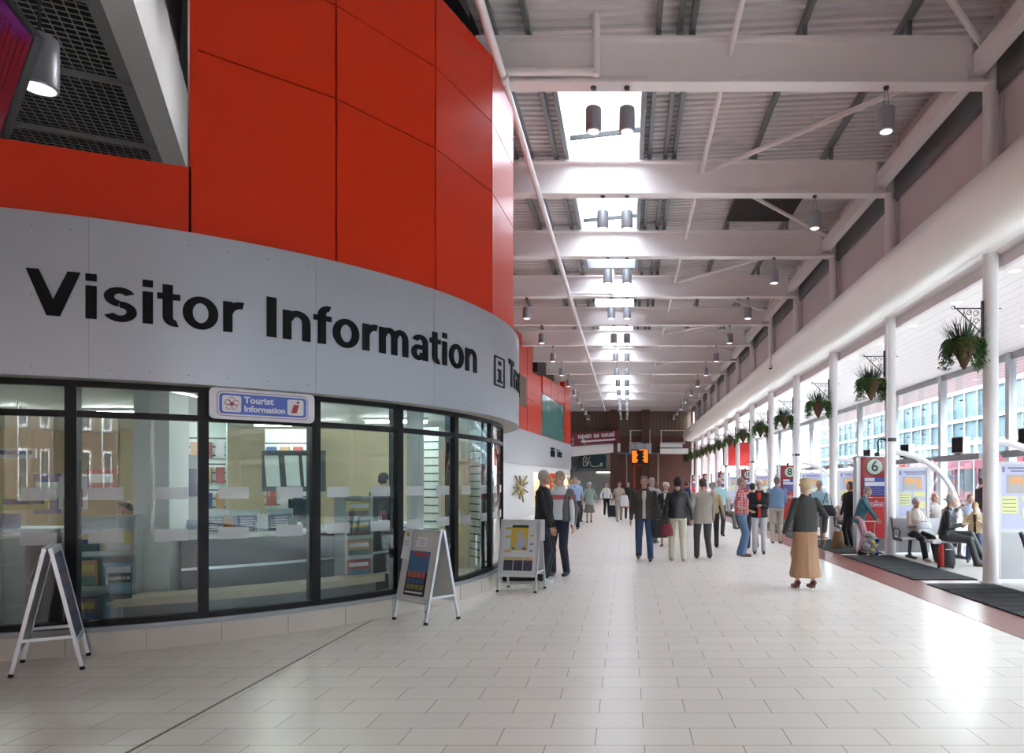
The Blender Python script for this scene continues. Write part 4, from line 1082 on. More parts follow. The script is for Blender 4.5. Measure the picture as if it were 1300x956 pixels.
def make_hoop():
    o = empty('barrier_hoop')
    pts = []
    for i in range(25):
        t = pi / 2 * i / 24; pts.append((1.62 * math.sin(t) ** .95 if i else 0, 0, .6 + 1.67 * math.cos(t) ** .9 if i < 24 else .6))
    pts.append((1.62, 0, 0))
    q = MB(); q.tube(pts, .058, 14); q.build('tube', white, o, smooth=True)
    q = MB(); q.tube([(1.62, 0, 0), (1.62, 0, .02)], .11, 16); q.build('foot', alu, o)
    return o
def make_bench(n):
    o = empty('metal_bench')
    for i in range(n):
        x = (i + .5) * .55; q = MB(); q.box(x - .26, x + .26, -.46, 0, .42, .445)
        q.build('seat', seatm, o)
        q = MB(); v = [(x - .26, .0, .46), (x + .26, .0, .46), (x + .26, .10, .82), (x - .26, .10, .82), (x - .26, .02, .46), (x + .26, .02, .46), (x + .26, .12, .82), (x - .26, .12, .82)]
        q.add(v, [(0, 1, 2, 3), (7, 6, 5, 4), (0, 4, 5, 1), (1, 5, 6, 2), (2, 6, 7, 3), (3, 7, 4, 0)]); q.build('backrest', seatm, o)
    q = MB(); q.tube([(0, -.47, .43), (n * .55, -.47, .43)], .022, 8); q.build('front_rail', white, o)
    for x in (0, n * .55):
        q = MB(); q.bar((x, .13, .84), (x, -.02, .40), .02, .05); q.bar((x, -.02, .40), (x, -.45, .40), .02, .05)
        q.tube([(x, .03, .55), (x, -.10, .64), (x, -.30, .62), (x, -.38, .58), (x, -.30, .44)], .014, 6); q.build('end_frame', seatd, o)
    for x in (.3, n * .55 - .3):
        q = MB(); q.bar((x, -.15, .41), (x, -.10, .1), .05, .06); q.bar((x, .05, .03), (x, -.42, .03), .05, .05); q.bar((x, -.1, .1), (x, -.15, .03), .05, .08)
        q.build('leg', seatd, o)
    return o
bd0 = make_board(); hp0 = make_hoop(); bn0 = make_bench(3); fb = True
for k in range(1, 9):
    y = BY[k]
    for j, p0 in enumerate((bd0, hp0, bn0)):
        if j == 2 and k in (1,): continue
        o = p0 if (k == 1 and j < 2) or (k == 2 and j == 2) else copy_tree(p0)
        nm = ('nearest column' if k == 1 else f'column with gate sign {GATE[k]}' if k in GATE else f'column between gate signs {GATE[k-1]} and {GATE[k-1]+2}')
        if j == 0: o.location = (6.28, y + .12, 0); tag(o, f'framed route map board with lilac poster beside the {nm}', 'poster board', 'route map boards')
        if j == 1: o.location = (5.78, y + .28, 0); tag(o, f'white curved tubular barrier hoop springing from the {nm}', 'barrier', 'curved white barrier hoops')
        if j == 2: o.location = (5.66, y - .42, 0); tag(o, f'silver metal bench by the {nm}', 'bench', 'metal benches')
o = copy_tree(bn0); o.location = (6.02, 10.72, 0); o.rotation_euler = (0, 0, R(90) + pi); 
tag(o, 'empty dark-framed metal bench with armrest at the right edge by the nearest column', 'bench')
for ch in o.children:
    pass
o.location = (6.10, 9.05, 0); o.rotation_euler = (0, 0, R(90))
for k in (2, 4, 6, 8):
    o = empty('column_speaker', (5.62, BY[k], 2.5), 0, f'small black swivel bracket strapped to the column above gate sign {GATE[k]}', 'bracket', 'black brackets on the columns')
    q = MB(); q.tube([(.13, 0, -.02), (.13, 0, .06)], .13, 20); q.build('strap', darkgrey, o)
    q = MB(); q.tube([(0, -.05, .03), (-.14, -.08, .03), (-.18, -.1, -.02), (-.16, -.1, -.22), (-.19, -.1, -.28)], .018, 8); q.build('arm', blackm, o)
    q = MB(); q.box(-.24, -.15, -.14, -.06, -.34, -.26); q.build('head', blackm, o)
for i, (px, mz) in enumerate(((1216, 0), (1149, 0), (1101, 0), (1303, 0))):
    Y = F * 10.3 / (px - PX)
    o = empty('information_monitor', (10.3, Y, 2.45), R(-72), ['white boxed monitor above the glass doors, left of the nearest column', 'white boxed monitor above the doors, right of the gate 6 column', 'white boxed monitor above the doors, seen over gate sign 6', 'white boxed monitor above the doors at the right edge'][i], 'monitor', 'monitors over the glass doors')
    MB().box(-.24, .24, -.02, .24, .05, .55).build('casing', white, o); MB().box(-.22, .22, -.03, -.02, .07, .53).build('screen', blackm, o)
    q = MB(); q.box(-.1, .1, 0, .2, 0, .06); q.build('stand', midgrey, o)
for i in range(12):
    y = 13 + i * 4.25
    if i > 7: break
    o = empty('door_beam', (WX - .45, y + .3, 2.35), 0, f'long grey door operator box above the glass doors, {ORD[i]} one', 'door operator', 'door operator boxes')
    MB().box(-.12, .12, -1.5, 1.5, -.09, .09).build('box', midgrey, o); q = MB(); q.box(-.02, .4, -1.4, -1.3, -.02, .02); q.box(-.02, .4, 1.3, 1.4, -.02, .02); q.build('bracket', darkgrey, o)

# ------------------------------------------------------------------ folding A-board signs
def aboard(loc, rz, label, kind):
    o = empty('sandwich_board', (loc[0], loc[1], 0), rz, label, 'sign board', 'folding sign boards on the floor')
    W = .60; Ht = 1.04; S = .235
    for sg_ in (-1, 1):
        def pt(x, z, off=0.):
            t = 1 - z / Ht; return (x, sg_ * (.02 + (S - .02) * t + off), z)
        nm = 'front' if sg_ < 0 else 'rear'
        q = MB()
        for x in (-W / 2 + .0125, W / 2 - .0125): q.bar(pt(x, .02), pt(x, Ht), .028, .028)
        for x in (-W / 2 + .0125, W / 2 - .0125):
            ft = MB(); ft.bar(pt(x, .0), pt(x, .03), .034, .034); ft.build('rubber_foot', blackm, o)
        q.bar(pt(-W / 2, Ht - .01), pt(W / 2, Ht - .01), .03, .03); q.bar(pt(-W / 2, .235), pt(W / 2, .235), .03, .03)
        q.build('frame', alu, o)
        def plate(x0, x1, z0, z1, o0, o1, name, m_, par):
            v = [pt(x0, z0, o0), pt(x1, z0, o0), pt(x1, z1, o0), pt(x0, z1, o0), pt(x0, z0, o1), pt(x1, z0, o1), pt(x1, z1, o1), pt(x0, z1, o1)]
            return MB().add(v, [(0, 1, 2, 3), (7, 6, 5, 4), (0, 4, 5, 1), (1, 5, 6, 2), (2, 6, 7, 3), (3, 7, 4, 0)]).build(name, m_, par)
        pn = plate(-W / 2 + .02, W / 2 - .02, .24, Ht - .02, -.006, .008, 'panel', mat('board_white', (.56, .56, .55), .4), o)
        dk = [mat('dark_poster', (.03, .035, .10), .3), mat('sky_poster', (.06, .14, .30), .3), None][kind if kind < 2 else 2]
        if kind in (0, 1):
            pz0, pz1 = (.30, .80) if kind else (.27, .99)
            px_ = .185 if kind else .25
            pp = plate(-px_, px_, pz0, pz1, .008, .011, 'poster', dk, pn)
            if kind == 1:
                plate(-px_, px_, pz0, .56, .011, .012, 'landscape', mat('poster_dark', (.03, .02, .02), .4), pp)
                for (z0, z1, cc) in ((.50, .57, 0), (.435, .49, 1), (.37, .425, 2)):
                    for c in range(4): plate(-px_ + .03 + c * .08, -px_ + .10 + c * .08, z0, z1, .012, .0135, 'offer_box', [cmat[0], cmat[1], mat('olive_box', (.2, .2, .07), .4)][cc], pp)
                plate(-.11, .13, .745, .785, .012, .0135, 'title', signred, pp); plate(.1, .125, .69, .715, .012, .0135, 'red_dot', cmat[0], pp)
                plate(-px_ + .02, px_ - .03, .325, .345, .012, .0135, 'footer', cmat[4], pp)
                plate(-.09, .09, .855, .96, .009, .0115, 'paper_label', signw, pn)
                for j in range(3): plate(-.05, .05, .875 + j * .025, .883 + j * .025, .0115, .0125, 'text_line', tgrey, pn)
            else:
                for j in range(5): plate(-.2, .2, .33 + j * .13, .42 + j * .13, .011, .0125, 'picture_block', [mat('slate_pic', (.08, .09, .16), .3), mat('mauve_pic', (.15, .07, .12), .3)][j % 2], pp)
        else:
            gold = mat('map_gold', (.58, .40, .06), .45)
            pp = plate(-.24, .24, .28, .99, .008, .010, 'poster', mat('poster_pale', (.55, .57, .62), .4), pn)
            plate(-.13, .13, .60, .945, .010, .012, 'gold_map', gold, pp); plate(-.12, .13, .93, .965, .012, .0135, 'title', ring, pp)
            v = [(-.06, .66), (.0, .62), (.09, .65), (.11, .74), (.05, .82), (.0, .90), (-.03, .85), (-.02, .78)]
            n = len(v); vs = [pt(a, b_, .014) for a, b_ in v] + [pt(a, b_, .012) for a, b_ in v]
            MB().add(vs, [tuple(range(n)), tuple(range(2 * n - 1, n - 1, -1))] + [(i, i + n, (i + 1) % n + n, (i + 1) % n) for i in range(n)]).build('island_shape', mat('map_lilac', (.42, .42, .52), .4), pp)
            plate(.05, .10, .61, .645, .0125, .014, 'blue_stamp', tblue, pp); plate(-.11, -.06, .61, .645, .0125, .014, 'green_stamp', cmat[3], pp)
            for (x0, z0) in ((-.22, .90), (-.22, .78), (-.22, .57)): plate(x0, x0 + .10, z0, z0 + .035, .010, .012, 'gold_flash', gold, pp)
            for (x0, z0) in ((.16, .80), (.16, .68), (.155, .58)): plate(x0, x0 + .06, z0, z0 + .03, .010, .012, 'side_picture', cmat[5] if z0 < .7 else gold, pp)
            for i in range(3):
                plate(-.22 + i * .15, -.08 + i * .15, .31, .50, .010, .012, 'town_picture', mat('town_dark', (.06, .05, .09), .4, noise=.9, bump=(40, .1)), pp)
                plate(-.22 + i * .15, -.08 + i * .15, .46, .51, .012, .0135, 'picture_sky', mat('sand_sky', (.55, .40, .2), .4), pp)
    for x in (-W / 2 + .0125, W / 2 - .0125):
        q = MB(); q.bar((x, -S * .72, .29), (x, S * .72, .29), .018, .026); q.build('spreader', alu, o)
    if kind == 1:
        q = MB(); q.add([(-.34, -.10, .70), (-.19, -.10, .69), (-.17, -.055, 1.05), (-.31, -.05, 1.06), (-.34, -.105, .70), (-.19, -.105, .69), (-.17, -.06, 1.05), (-.31, -.055, 1.06)], [(0, 1, 2, 3), (7, 6, 5, 4), (0, 4, 5, 1), (1, 5, 6, 2), (2, 6, 7, 3), (3, 7, 4, 0)])
        pr = q.build('taped_notice', signw, o)
        q = MB(); q.tube([(-.245, -.066, .985), (-.245, -.071, .985)], .025, 14); q.build('gold_badge', mat('badge_gold', (.6, .35, .03), .4), pr)
        q = MB()
        for j in range(4): q.bar((-.30 + .004 * j, -.078 - .008 * 0, .90 - j * .035), (-.22, -.078, .90 - j * .035), .01, .007)
        q.build('text_lines', tgrey, pr)
    if kind == 0:
        q = MB(); q.add([(-.2, .03, 1.05), (.1, .03, 1.05), (.1, .13, .76), (-.2, .13, .76), (-.2, .035, 1.05), (.1, .035, 1.05), (.1, .135, .76), (-.2, .135, .76)], [(0, 1, 2, 3), (7, 6, 5, 4), (0, 4, 5, 1), (1, 5, 6, 2), (2, 6, 7, 3), (3, 7, 4, 0)])
        q.build('taped_notice', signw, o)
    if kind == 2:
        q = MB(); q.box(.21, .36, -.02, -.01, .74, 1.05); q.build('taped_notice', signw, o)
    return o
aboard((-5.0, 6.13), math.atan2(.84, -.55) + pi + pi, 'aluminium folding sign board seen end-on with a dark poster, by the left window', 0)
aboard((-2.34, 8.22), math.atan2(-.36, .49), 'folding sign board with red and blue offers poster and taped notice', 1)
aboard((-1.56, 10.43), math.atan2(-.11, .59), 'folding sign board with gold map poster beside the two standing men', 2)

# ------------------------------------------------------------------ people
SKIN = [mat('skin_light', (.52, .31, .23), .55), mat('skin_tan', (.42, .23, .16), .55)]
def cloth(c, r=.85):
    c = tuple(round(x, 3) for x in c); return mat('cloth_%s' % '_'.join(str(x) for x in c), c, r, bump=(60, .25))
def remesh(o, vox, it=4):
    m = o.modifiers.new('remesh', 'REMESH'); m.mode = 'VOXEL'; m.voxel_size = vox; m.use_smooth_shade = True
    s_ = o.modifiers.new('smooth', 'SMOOTH'); s_.factor = .5; s_.iterations = it
    return o
def ik(a, c, l1, l2, pole):
    a = Vector(a); c = Vector(c); d = c - a; L = d.length
    if L > (l1 + l2) * .999: c = a + d * ((l1 + l2) * .999 / L); d = c - a; L = d.length
    x = (l1 * l1 - l2 * l2 + L * L) / (2 * L); h = math.sqrt(max(l1 * l1 - x * x, 0)); dn = d / L
    p = Vector(pole); p = (p - dn * p.dot(dn)).normalized()
    return a + dn * x + p * h, c
def cap(q, a, b, ra, rb, n=12):
    a = Vector(a); b = Vector(b); d = (b - a); L = d.length; d.normalize()
    pts = []; rs = []
    for t in (-80, -50, -20): pts.append(a + d * ra * math.sin(R(t))); rs.append(ra * math.cos(R(t)))
    for t in (20, 50, 80): pts.append(b + d * rb * math.sin(R(t))); rs.append(rb * math.cos(R(t)))
    q.tube(pts, 1, n, rs=rs)
def person(label, x, y, face, H=1.70, w=1.0, female=False, skin=0, lean=0, seat=None, pelz=None, feet=None, hands=None, look=0, nod=0,
           top=None, short=False, hem=None, shirt=None, bottom=None, skirt=None, shoes=(.02, .015, .012), hair=(.08, .06, .05), style='short',
           vox=.012, tie=None, scarf=None, topmat=None, group=None, heel=False, twist=0):
    """local frame faces -Y; face = heading in degrees (0 looks at the camera, 90 looks right, 180 away, -90 left)"""
    s = H / 1.75
    o = empty('person', (x, y, 0), R(face), label, 'person', group)
    pz = pelz if pelz else (.95 if seat is None else seat + .10)
    seated = seat is not None
    if not seated: pz *= s
    M = Matrix.Translation((0, 0, pz)) @ Matrix.Rotation(R(twist), 4, 'Z') @ Matrix.Rotation(R(lean), 4, 'X') @ Matrix.Scale(s, 4)
    def T(px_, py_, pz_): return M @ Vector((px_, py_, pz_))
    hw = .085 * (1.05 if female else 1) * w; sw = (.165 if female else .19) * (.5 + .5 * w)
    hipL, hipR = T(hw, 0, -.03), T(-hw, 0, -.03)
    shL, shR = T(sw, .01, .435), T(-sw, .01, .435)
    if feet is None: feet = [(.10, 0, 0), (-.10, 0, 0)]
    if hands is None: hands = [(.27, -.06, .80), (-.27, -.06, .80)]
    knees = []; anks = []
    for i, (hp, ft) in enumerate(((hipL, feet[0]), (hipR, feet[1]))):
        an = Vector((ft[0], ft[1], ft[2] + .085 * s + (.05 if heel else 0)))
        kn, an = ik(hp, an, .44 * s, .42 * s, (0, -1, 0.15 if not seated else 1)); knees.append(kn); anks.append(an)
    elb = []; wr = []
    for i, (sh, hd) in enumerate(((shL, hands[0]), (shR, hands[1]))):
        sg_ = 1 if i == 0 else -1
        e, c = ik(sh, Vector(hd), .29 * s, .25 * s, (sg_ * .5, .9, -.5)); elb.append(e); wr.append(c)
    # body: one skin mesh
    q = MB()
    neck = T(0, .0, .53); HM = M @ Matrix.Translation((0, -.015, .67)) @ Matrix.Rotation(R(look), 4, 'Z') @ Matrix.Rotation(R(nod - lean * .6), 4, 'X')
    tor = [(0, 0, -.10, .13 * w, .09 * w), (0, 0, 0, .155 * w, .10 * w), (0, -.01 * w, .15, .135 * w, .095 * w), (0, -.01, .30, .155 * w, .11 * w), (0, 0, .42, .165 * (.5 + .5 * w), .10), (0, .01, .50, .09, .06), (0, .01, .54, .05, .05)]
    q.loft(tor, 16, 0, M)
    cap(q, T(0, .015, .48), HM @ Vector((0, .03, -.05)), .058 * s, .053 * s)
    q.ball((0, 0, 0), (.073, .09, .105), HM, 16) if False else None
    def hb(c, r):
        q.ball((0, 0, 0), r, HM @ Matrix.Translation(c), 14)
    hb((0, .012, .03), (.074, .092, .092)); hb((0, -.02, -.035), (.056, .062, .072)); hb((0, -.065, -.09), (.026, .022, .02))
    hb((0, -.094, -.018), (.012, .02, .022)); hb((0, -.088, .0), (.008, .014, .03)); hb((0, -.078, .03), (.05, .012, .012))
    hb((0, -.082, -.055), (.022, .01, .012)); hb((.074, .01, -.005), (.010, .018, .03)); hb((-.074, .01, -.005), (.010, .018, .03))
    for i in range(2):
        cap(q, (hipL, hipR)[i], knees[i], .075 * s * w, .052 * s); cap(q, knees[i], anks[i], .052 * s, .035 * s)
        cap(q, anks[i], anks[i] + Vector((0, -.07 * s, -.045 * s)), .030 * s, .022 * s)
        cap(q, (shL, shR)[i], elb[i], .046 * s, .036 * s); cap(q, elb[i], wr[i], .035 * s, .024 * s)
        d = (wr[i] - elb[i]).normalized(); sd = Vector((1, 0, 0)) - d * d.x; sd.normalize(); nn = d.cross(sd)
        pal = wr[i] + d * .05 * s; cap(q, wr[i] + d * .01, pal + d * .02, .024 * s, .028 * s)
        sg_ = -1 if i == 0 else 1
        curl = nn * (1 if nn.y < 0 else -1)
        for f_i, L_ in enumerate((.072, .08, .075, .058)):
            b0 = pal + d * .03 * s + nn * 0 + curl * 0 + (Vector((0, 1, 0)) - d * d.y).normalized() * (-.027 + .018 * f_i) * s
            m1 = b0 + d * L_ * .5 * s; q_ = m1 + (d * .8 + Vector((sg_ * .5, -.15, 0))) * L_ * .5 * s
            cap(q, b0, m1, .0095 * s, .009 * s, 8); cap(q, m1, q_, .009 * s, .0075 * s, 8)
        tb = wr[i] + d * .03 * s; t1 = tb + (d * .5 + Vector((0, -1, 0)) * .8).normalized() * .045 * s
        cap(q, tb, t1, .013 * s, .010 * s, 8); cap(q, t1, t1 + d * .03 * s, .010 * s, .008 * s, 8)
    body = q.build('body', SKIN[skin], o, fix=False); remesh(body, vox * .8, 3)
    # eyes and mouth
    q = MB()
    for sg_ in (-1, 1): q.ball((0, 0, 0), (.010, .006, .006), HM @ Matrix.Translation((.029 * sg_, -.0855, .008)), 8)
    q.build('eyes', mat('eye_dark', (.04, .03, .025), .3), body)
    q = MB(); q.ball((0, 0, 0), (.022, .006, .005), HM @ Matrix.Translation((0, -.0925, -.056)), 8); q.build('mouth', mat('lip', (.35, .12, .10), .5), body)
    # top garment
    hem = hem if hem is not None else (-.02 if not female else -.04)
    g = 1.0; q = MB()
    bx = .175 * w; by = .125 * w
    q.loft([(0, 0, hem, bx * 1.06, by * 1.08), (0, 0, hem + .05, bx * 1.05, by * 1.07), (0, -.005, .12, bx * (.93 if female else 1), by * 1.02), (0, -.012, .28, bx * 1.03, by * (1.10 if female else 1.04)), (0, 0, .38, sw + .025, .125), (0, .005, .455, sw * .88, .10), (0, .01, .495, .115, .08), (0, .01, .525, .08, .068)], 20, 0, M)
    for i in range(2):
        sh_ = (shL, shR)[i]; r0 = .061 * s * (.6 + .4 * w)
        if short: cap(q, sh_, sh_.lerp(elb[i], .75), r0, .056 * s)
        else: cap(q, sh_, elb[i], r0, .052 * s); cap(q, elb[i], elb[i].lerp(wr[i], .94), .053 * s, .041 * s)
    tm = topmat or cloth(top)
    gt = q.build('jacket' if (not short and shirt) else ('shirt' if short else 'top'), tm, o, fix=False); remesh(gt, vox)
    # collar
    q = MB(); cap(q, T(-.045, -.03, .515), T(.045, -.03, .515), .022 * s, .022 * s, 8); cap(q, T(-.07, .03, .53), T(.07, .03, .53), .028 * s, .028 * s, 8); cap(q, T(-.07, .03, .53), T(-.04, -.05, .50), .024 * s, .018 * s, 8); cap(q, T(.07, .03, .53), T(.04, -.05, .50), .024 * s, .018 * s, 8)
    remesh(q.build('collar', tm, gt, fix=False), vox, 2)
    if shirt:
        q = MB(); wd_ = .075
        q.loft([(0, -by * .52, hem + .02, wd_ * .9, by * .62), (0, -by * .5, .12, wd_, by * .60), (0, -by * .52, .28, wd_, by * .64), (0, -.055, .40, wd_ * .9, .084), (0, -.03, .49, .05, .07)], 14, 0, M)
        remesh(q.build('shirt_front', shirt if not isinstance(shirt, tuple) else cloth(shirt), o, fix=False), vox * .9, 2)
    if tie:
        q = MB(); v = [T(a, -by * 1.15 - .004 - (0.006 if z_ > .1 else 0), z_) for a, z_ in ((-.012, .47), (.012, .47), (.035, .08), (0, .02), (-.035, .08))]
        v = [T(-.014, -.10, .47), T(.014, -.10, .47), T(.034, -by * 1.16, .10), T(0, -by * 1.16, .04), T(-.034, -by * 1.16, .10)]
        q.add(v + [p + Vector((0, .012, 0)) for p in v], [(0, 1, 2, 3, 4), (9, 8, 7, 6, 5)] + [(i, i + 5, (i + 1) % 5 + 5, (i + 1) % 5) for i in range(5)])
        q.build('tie', cloth(tie), o)
    if scarf:
        q = MB(); cap(q, T(-.03, -.09, .48), T(-.02, -by * 1.1, .15), .028 * s, .03 * s, 8); cap(q, T(.03, -.09, .48), T(.02, -by * 1.1, .18), .028 * s, .03 * s, 8); cap(q, T(-.06, -.03, .52), T(.06, -.03, .52), .03 * s, .03 * s, 8)
        remesh(q.build('scarf', cloth(scarf), o, fix=False), vox)
    # lower garment
    if skirt:
        c, zh = skirt; q = MB()
        q.loft([(0, 0, .06, .135 * w, .10 * w), (0, 0, -.06, .18 * w, .125 * w), (0, .0, -.30, .185 * w, .14 * w), (0, .01, -(pz / s - zh) * .75, .195 * w, .16 * w), (0, .02, -(pz / s - zh), .23 * w, .19 * w)], 22, 0, Matrix.Translation((0, 0, pz)) @ Matrix.Scale(s, 4))
        for i in range(6):
            a = i * 1.05 + .3; cap(q, (0 + .10 * math.cos(a) * w, .10 * math.sin(a) * w, pz - .1), (.19 * w * math.cos(a) * s, .16 * w * math.sin(a) * s, zh + .03), .03, .05, 8)
        remesh(q.build('skirt', cloth(c), o, fix=False), vox)
    if bottom:
        q = MB(); q.loft([(0, 0, -.10, .14 * w, .105 * w), (0, 0, 0, .17 * w, .12 * w), (0, 0, .06, .15 * w, .108 * w)], 16, 0, M)
        for i in range(2):
            cap(q, (hipL, hipR)[i], knees[i], .104 * s * (.5 + .5 * w), .078 * s); cap(q, knees[i], anks[i] + (anks[i] - knees[i]).normalized() * .005, .078 * s, .066 * s)
        remesh(q.build('trousers', cloth(bottom), o, fix=False), vox)
    for i in range(2):
        q = MB(); a = anks[i]; fx = feet[i][0]
        dz = -.05 * s - (.05 if heel else 0)
        cap(q, a + Vector((0, .02, -.045 * s)), a + Vector((0, -.07 * s, dz)), .046 * s, .043 * s); cap(q, a + Vector((0, -.06 * s, dz)), a + Vector((0, -.155 * s, dz - .004)), .044 * s, .034 * s)
        if heel: cap(q, a + Vector((0, .045, -.05 * s)), a + Vector((0, .04, -.12 * s)), .018 * s, .012 * s)
        remesh(q.build('shoe', mat('shoe_%.2f_%.2f' % shoes[:2], shoes, .4), o, fix=False), vox * .8, 2)
    # hair
    if style != 'bald':
        q = MB(); hr = lambda c, r: q.ball((0, 0, 0), r, HM @ Matrix.Translation(c), 14)
        hr((0, .022, .048), (.083, .092, .088))
        if style in ('short', 'curly'): hr((0, .045, .0), (.078, .07, .07))
        if style == 'curly':
            for i in range(26):
                a = i * 2.4; z_ = .02 + .1 * ((i * 7) % 10) / 10; rr = math.sqrt(max(.0, 1 - ((z_ - .03) / .11) ** 2)); hr((.080 * rr * math.cos(a), .03 + .085 * rr * abs(math.sin(a)) - .03, z_), (.024, .024, .024))
        if style == 'bob': hr((0, .04, -.02), (.088, .08, .095)); hr((.07, .01, -.03), (.025, .05, .06)); hr((-.07, .01, -.03), (.025, .05, .06))
        if style == 'bun': hr((0, .04, .0), (.082, .075, .08)); hr((0, .085, .10), (.055, .055, .05)); hr((0, .10, .03), (.06, .05, .06))
        if style == 'long': hr((0, .05, -.06), (.085, .07, .13))
        remesh(q.build('hair', mat('hair_%.3f_%.3f' % hair[:2], hair, .7, bump=(90, .5)), o, fix=False), vox * .7, 1)
    else:
        q = MB(); hr = lambda c, r: q.ball((0, 0, 0), r, HM @ Matrix.Translation(c), 14)
        hr((0, .045, .005), (.0775, .062, .055)); hr((0, .014, .036), (.0755, .0935, .0935)); remesh(q.build('hair', mat('hair_%.3f_%.3f' % hair[:2], hair, .7), o, fix=False), vox * .6, 1)
    o['_w'] = [tuple(v) for v in wr] and 0
    return o, wr
def at(px, py): 
    Y = F * CH / (py - PY); return (ray(px, Y), Y)
WALK = dict(feet=[(.09, -.22, 0), (-.09, .20, .05)], hands=[(.27, .12, .83), (-.27, -.20, .86)])
WALK2 = dict(feet=[(.09, .20, .05), (-.09, -.22, 0)], hands=[(.27, -.20, .86), (-.27, .12, .83)])
def handbag(x, y, z, c, label, w=.28, h=.24, strap=.25, cat='handbag', rz=0, group=None):
    o = empty('handbag', (x, y, z), rz, label, cat, group)
    q = MB(); q.loft([(0, 0, 0, w * .48, .05), (0, 0, .02, w * .52, .065), (0, 0, h * .5, w * .5, .06), (0, 0, h, w * .34, .02)], 14); q.build('bag_body', cloth(c, .5), o, smooth=True)
    q = MB(); q.tube([(-w * .25, 0, h * .95)] + [(-w * .25 * math.cos(t * pi / 8), 0, h * .95 + strap * math.sin(t * pi / 8)) for t in range(1, 8)] + [(w * .25, 0, h * .95)], .008, 6); q.build('strap', cloth((.03, .03, .03), .5), o)
    return o
P = person
X, Y = -1.33, 11.25
P('balding grey-haired man in black jacket standing in profile behind the gold map board', X, Y, 80, 1.80, 1.05, top=(.018, .018, .018), bottom=(.02, .02, .03), shoes=(.75, .75, .75), hair=(.32, .30, .29), style='bald', hands=[(.26, -.10, .80), (-.20, -.18, .86)], vox=.010, skin=1)
P('man in white shirt with red chest stripe, grey open cardigan and navy trousers', -1.16, 12.1, -15, 1.80, .95, topmat=stripemat('red_band_tee', (.62, .63, .68), (.60, .12, .14), 1, band=(1.30, 1.385)), bottom=(.012, .014, .035), shoes=(.012, .012, .013), hair=(.28, .24, .2), style='bald', look=-40, feet=[(.13, 0, 0), (-.12, 0, 0)], vox=.010)
# his cardigan
o = bpy.data.objects['person.001']; q = MB()
for sg_ in (-1, 1):
    q.loft([(sg_ * .12, .01, .93, .085, .125), (sg_ * .115, .01, 1.2, .08, .125), (sg_ * .13, .01, 1.36, .09, .12), (sg_ * .10, .02, 1.46, .06, .07)], 14); cap(q, (sg_ * .19, .01, 1.42), (sg_ * .275, .06, 1.14), .074, .06); cap(q, (sg_ * .275, .06, 1.14), (sg_ * .272, -.03, .90), .06, .047)
q.loft([(0, .06, .93, .16, .09), (0, .06, 1.3, .16, .085), (0, .05, 1.45, .1, .06)], 14)
remesh(q.build('cardigan', cloth((.13, .13, .14)), o, fix=False), .011)
P('man in light blue short-sleeved shirt and dark tie walking towards us', *at(730, 671.5), 0, 1.80, 1.0, top=(.34, .45, .66), short=True, tie=(.02, .05, .16), bottom=(.012, .013, .02), hair=(.16, .09, .05), **{**WALK, 'feet': [(.10, -.12, 0), (-.10, .10, .02)]})
P('grey-haired woman in pale green jacket and grey skirt walking away', *at(748, 664), 180, 1.60, 1.05, True, top=(.30, .38, .33), hem=-.18, skirt=((.14, .13, .13), .45), hair=(.38, .36, .35), style='curly', **{**WALK, 'feet': [(.08, -.1, 0), (-.08, .12, .03)]})
P('white-haired person in dark clothes half hidden behind the man with the tie', -1.95, 28.3, 150, 1.66, 1, True, top=(.10, .10, .11), bottom=(.06, .06, .06), hair=(.6, .58, .55), style='curly', vox=.018)
P('woman in white shirt and lime green waistcoat standing with a stick', *at(770, 654), 10, 1.56, .95, True, top=(.62, .64, .68), shirt=(.42, .65, .03), bottom=(.01, .01, .012), hair=(.10, .07, .05), hands=[(.24, -.1, .8), (-.30, -.12, .85)], vox=.015)
q = MB(); a_ = at(763.5, 654); q.tube([(a_[0], a_[1] - .1, 0), (a_[0] + .02, a_[1] - .1, .9)], .015, 6); q.build('stick', white, fix=True)
o = q and bpy.data.objects['stick']; tag(o, 'thin white walking stick held by the woman in the lime waistcoat', 'walking stick')
P('woman in beige top and beige trousers walking with a white carrier bag', *at(786, 662), 5, 1.62, 1.05, True, top=(.46, .38, .32), short=True, bottom=(.35, .30, .24), hair=(.12, .07, .05), style='curly', vox=.014, **WALK2)
handbag(ray(792.5, 28.3), 28.3, .62, (.6, .6, .62), 'white and yellow carrier bag held by the woman in beige', .36, .45, .1, 'carrier bag')
P('dark-dressed woman just behind the woman in beige', ray(797.5, 30.5), 30.5, 0, 1.62, 1, True, top=(.02, .02, .025), bottom=(.05, .04, .04), hair=(.15, .08, .04), style='bob', vox=.016)
handbag(ray(794, 30.1), 30.1, .5, (.35, .03, .03), 'small red bag beside the dark-dressed woman in the background', .32, .32, .15)
P('man in open dark brown jacket and blue jeans walking towards us', *at(818, 711.5), -4, 1.73, 1.12, top=(.035, .03, .025), shirt=(.45, .40, .36), hem=-.10, bottom=(.022, .05, .11), shoes=(.05, .03, .02), hair=(.13, .10, .08), skin=1, feet=[(.13, -.10, 0), (-.12, .14, .03)], hands=[(.28, -.10, .86), (-.27, -.06, .82)], vox=.010)
P('grey-haired man in pale jacket behind the man in brown', ray(827.5, 18.5), 18.5, 150, 1.72, 1.1, top=(.45, .44, .43), bottom=(.08, .08, .09), hair=(.34, .31, .3), vox=.014)
P('woman in green dress in the background', ray(833, 25), 25, 180, 1.58, 1, True, top=(.08, .28, .16), hem=-.2, skirt=((.16, .42, .05), .45), hair=(.10, .07, .06), vox=.017, style='bob')
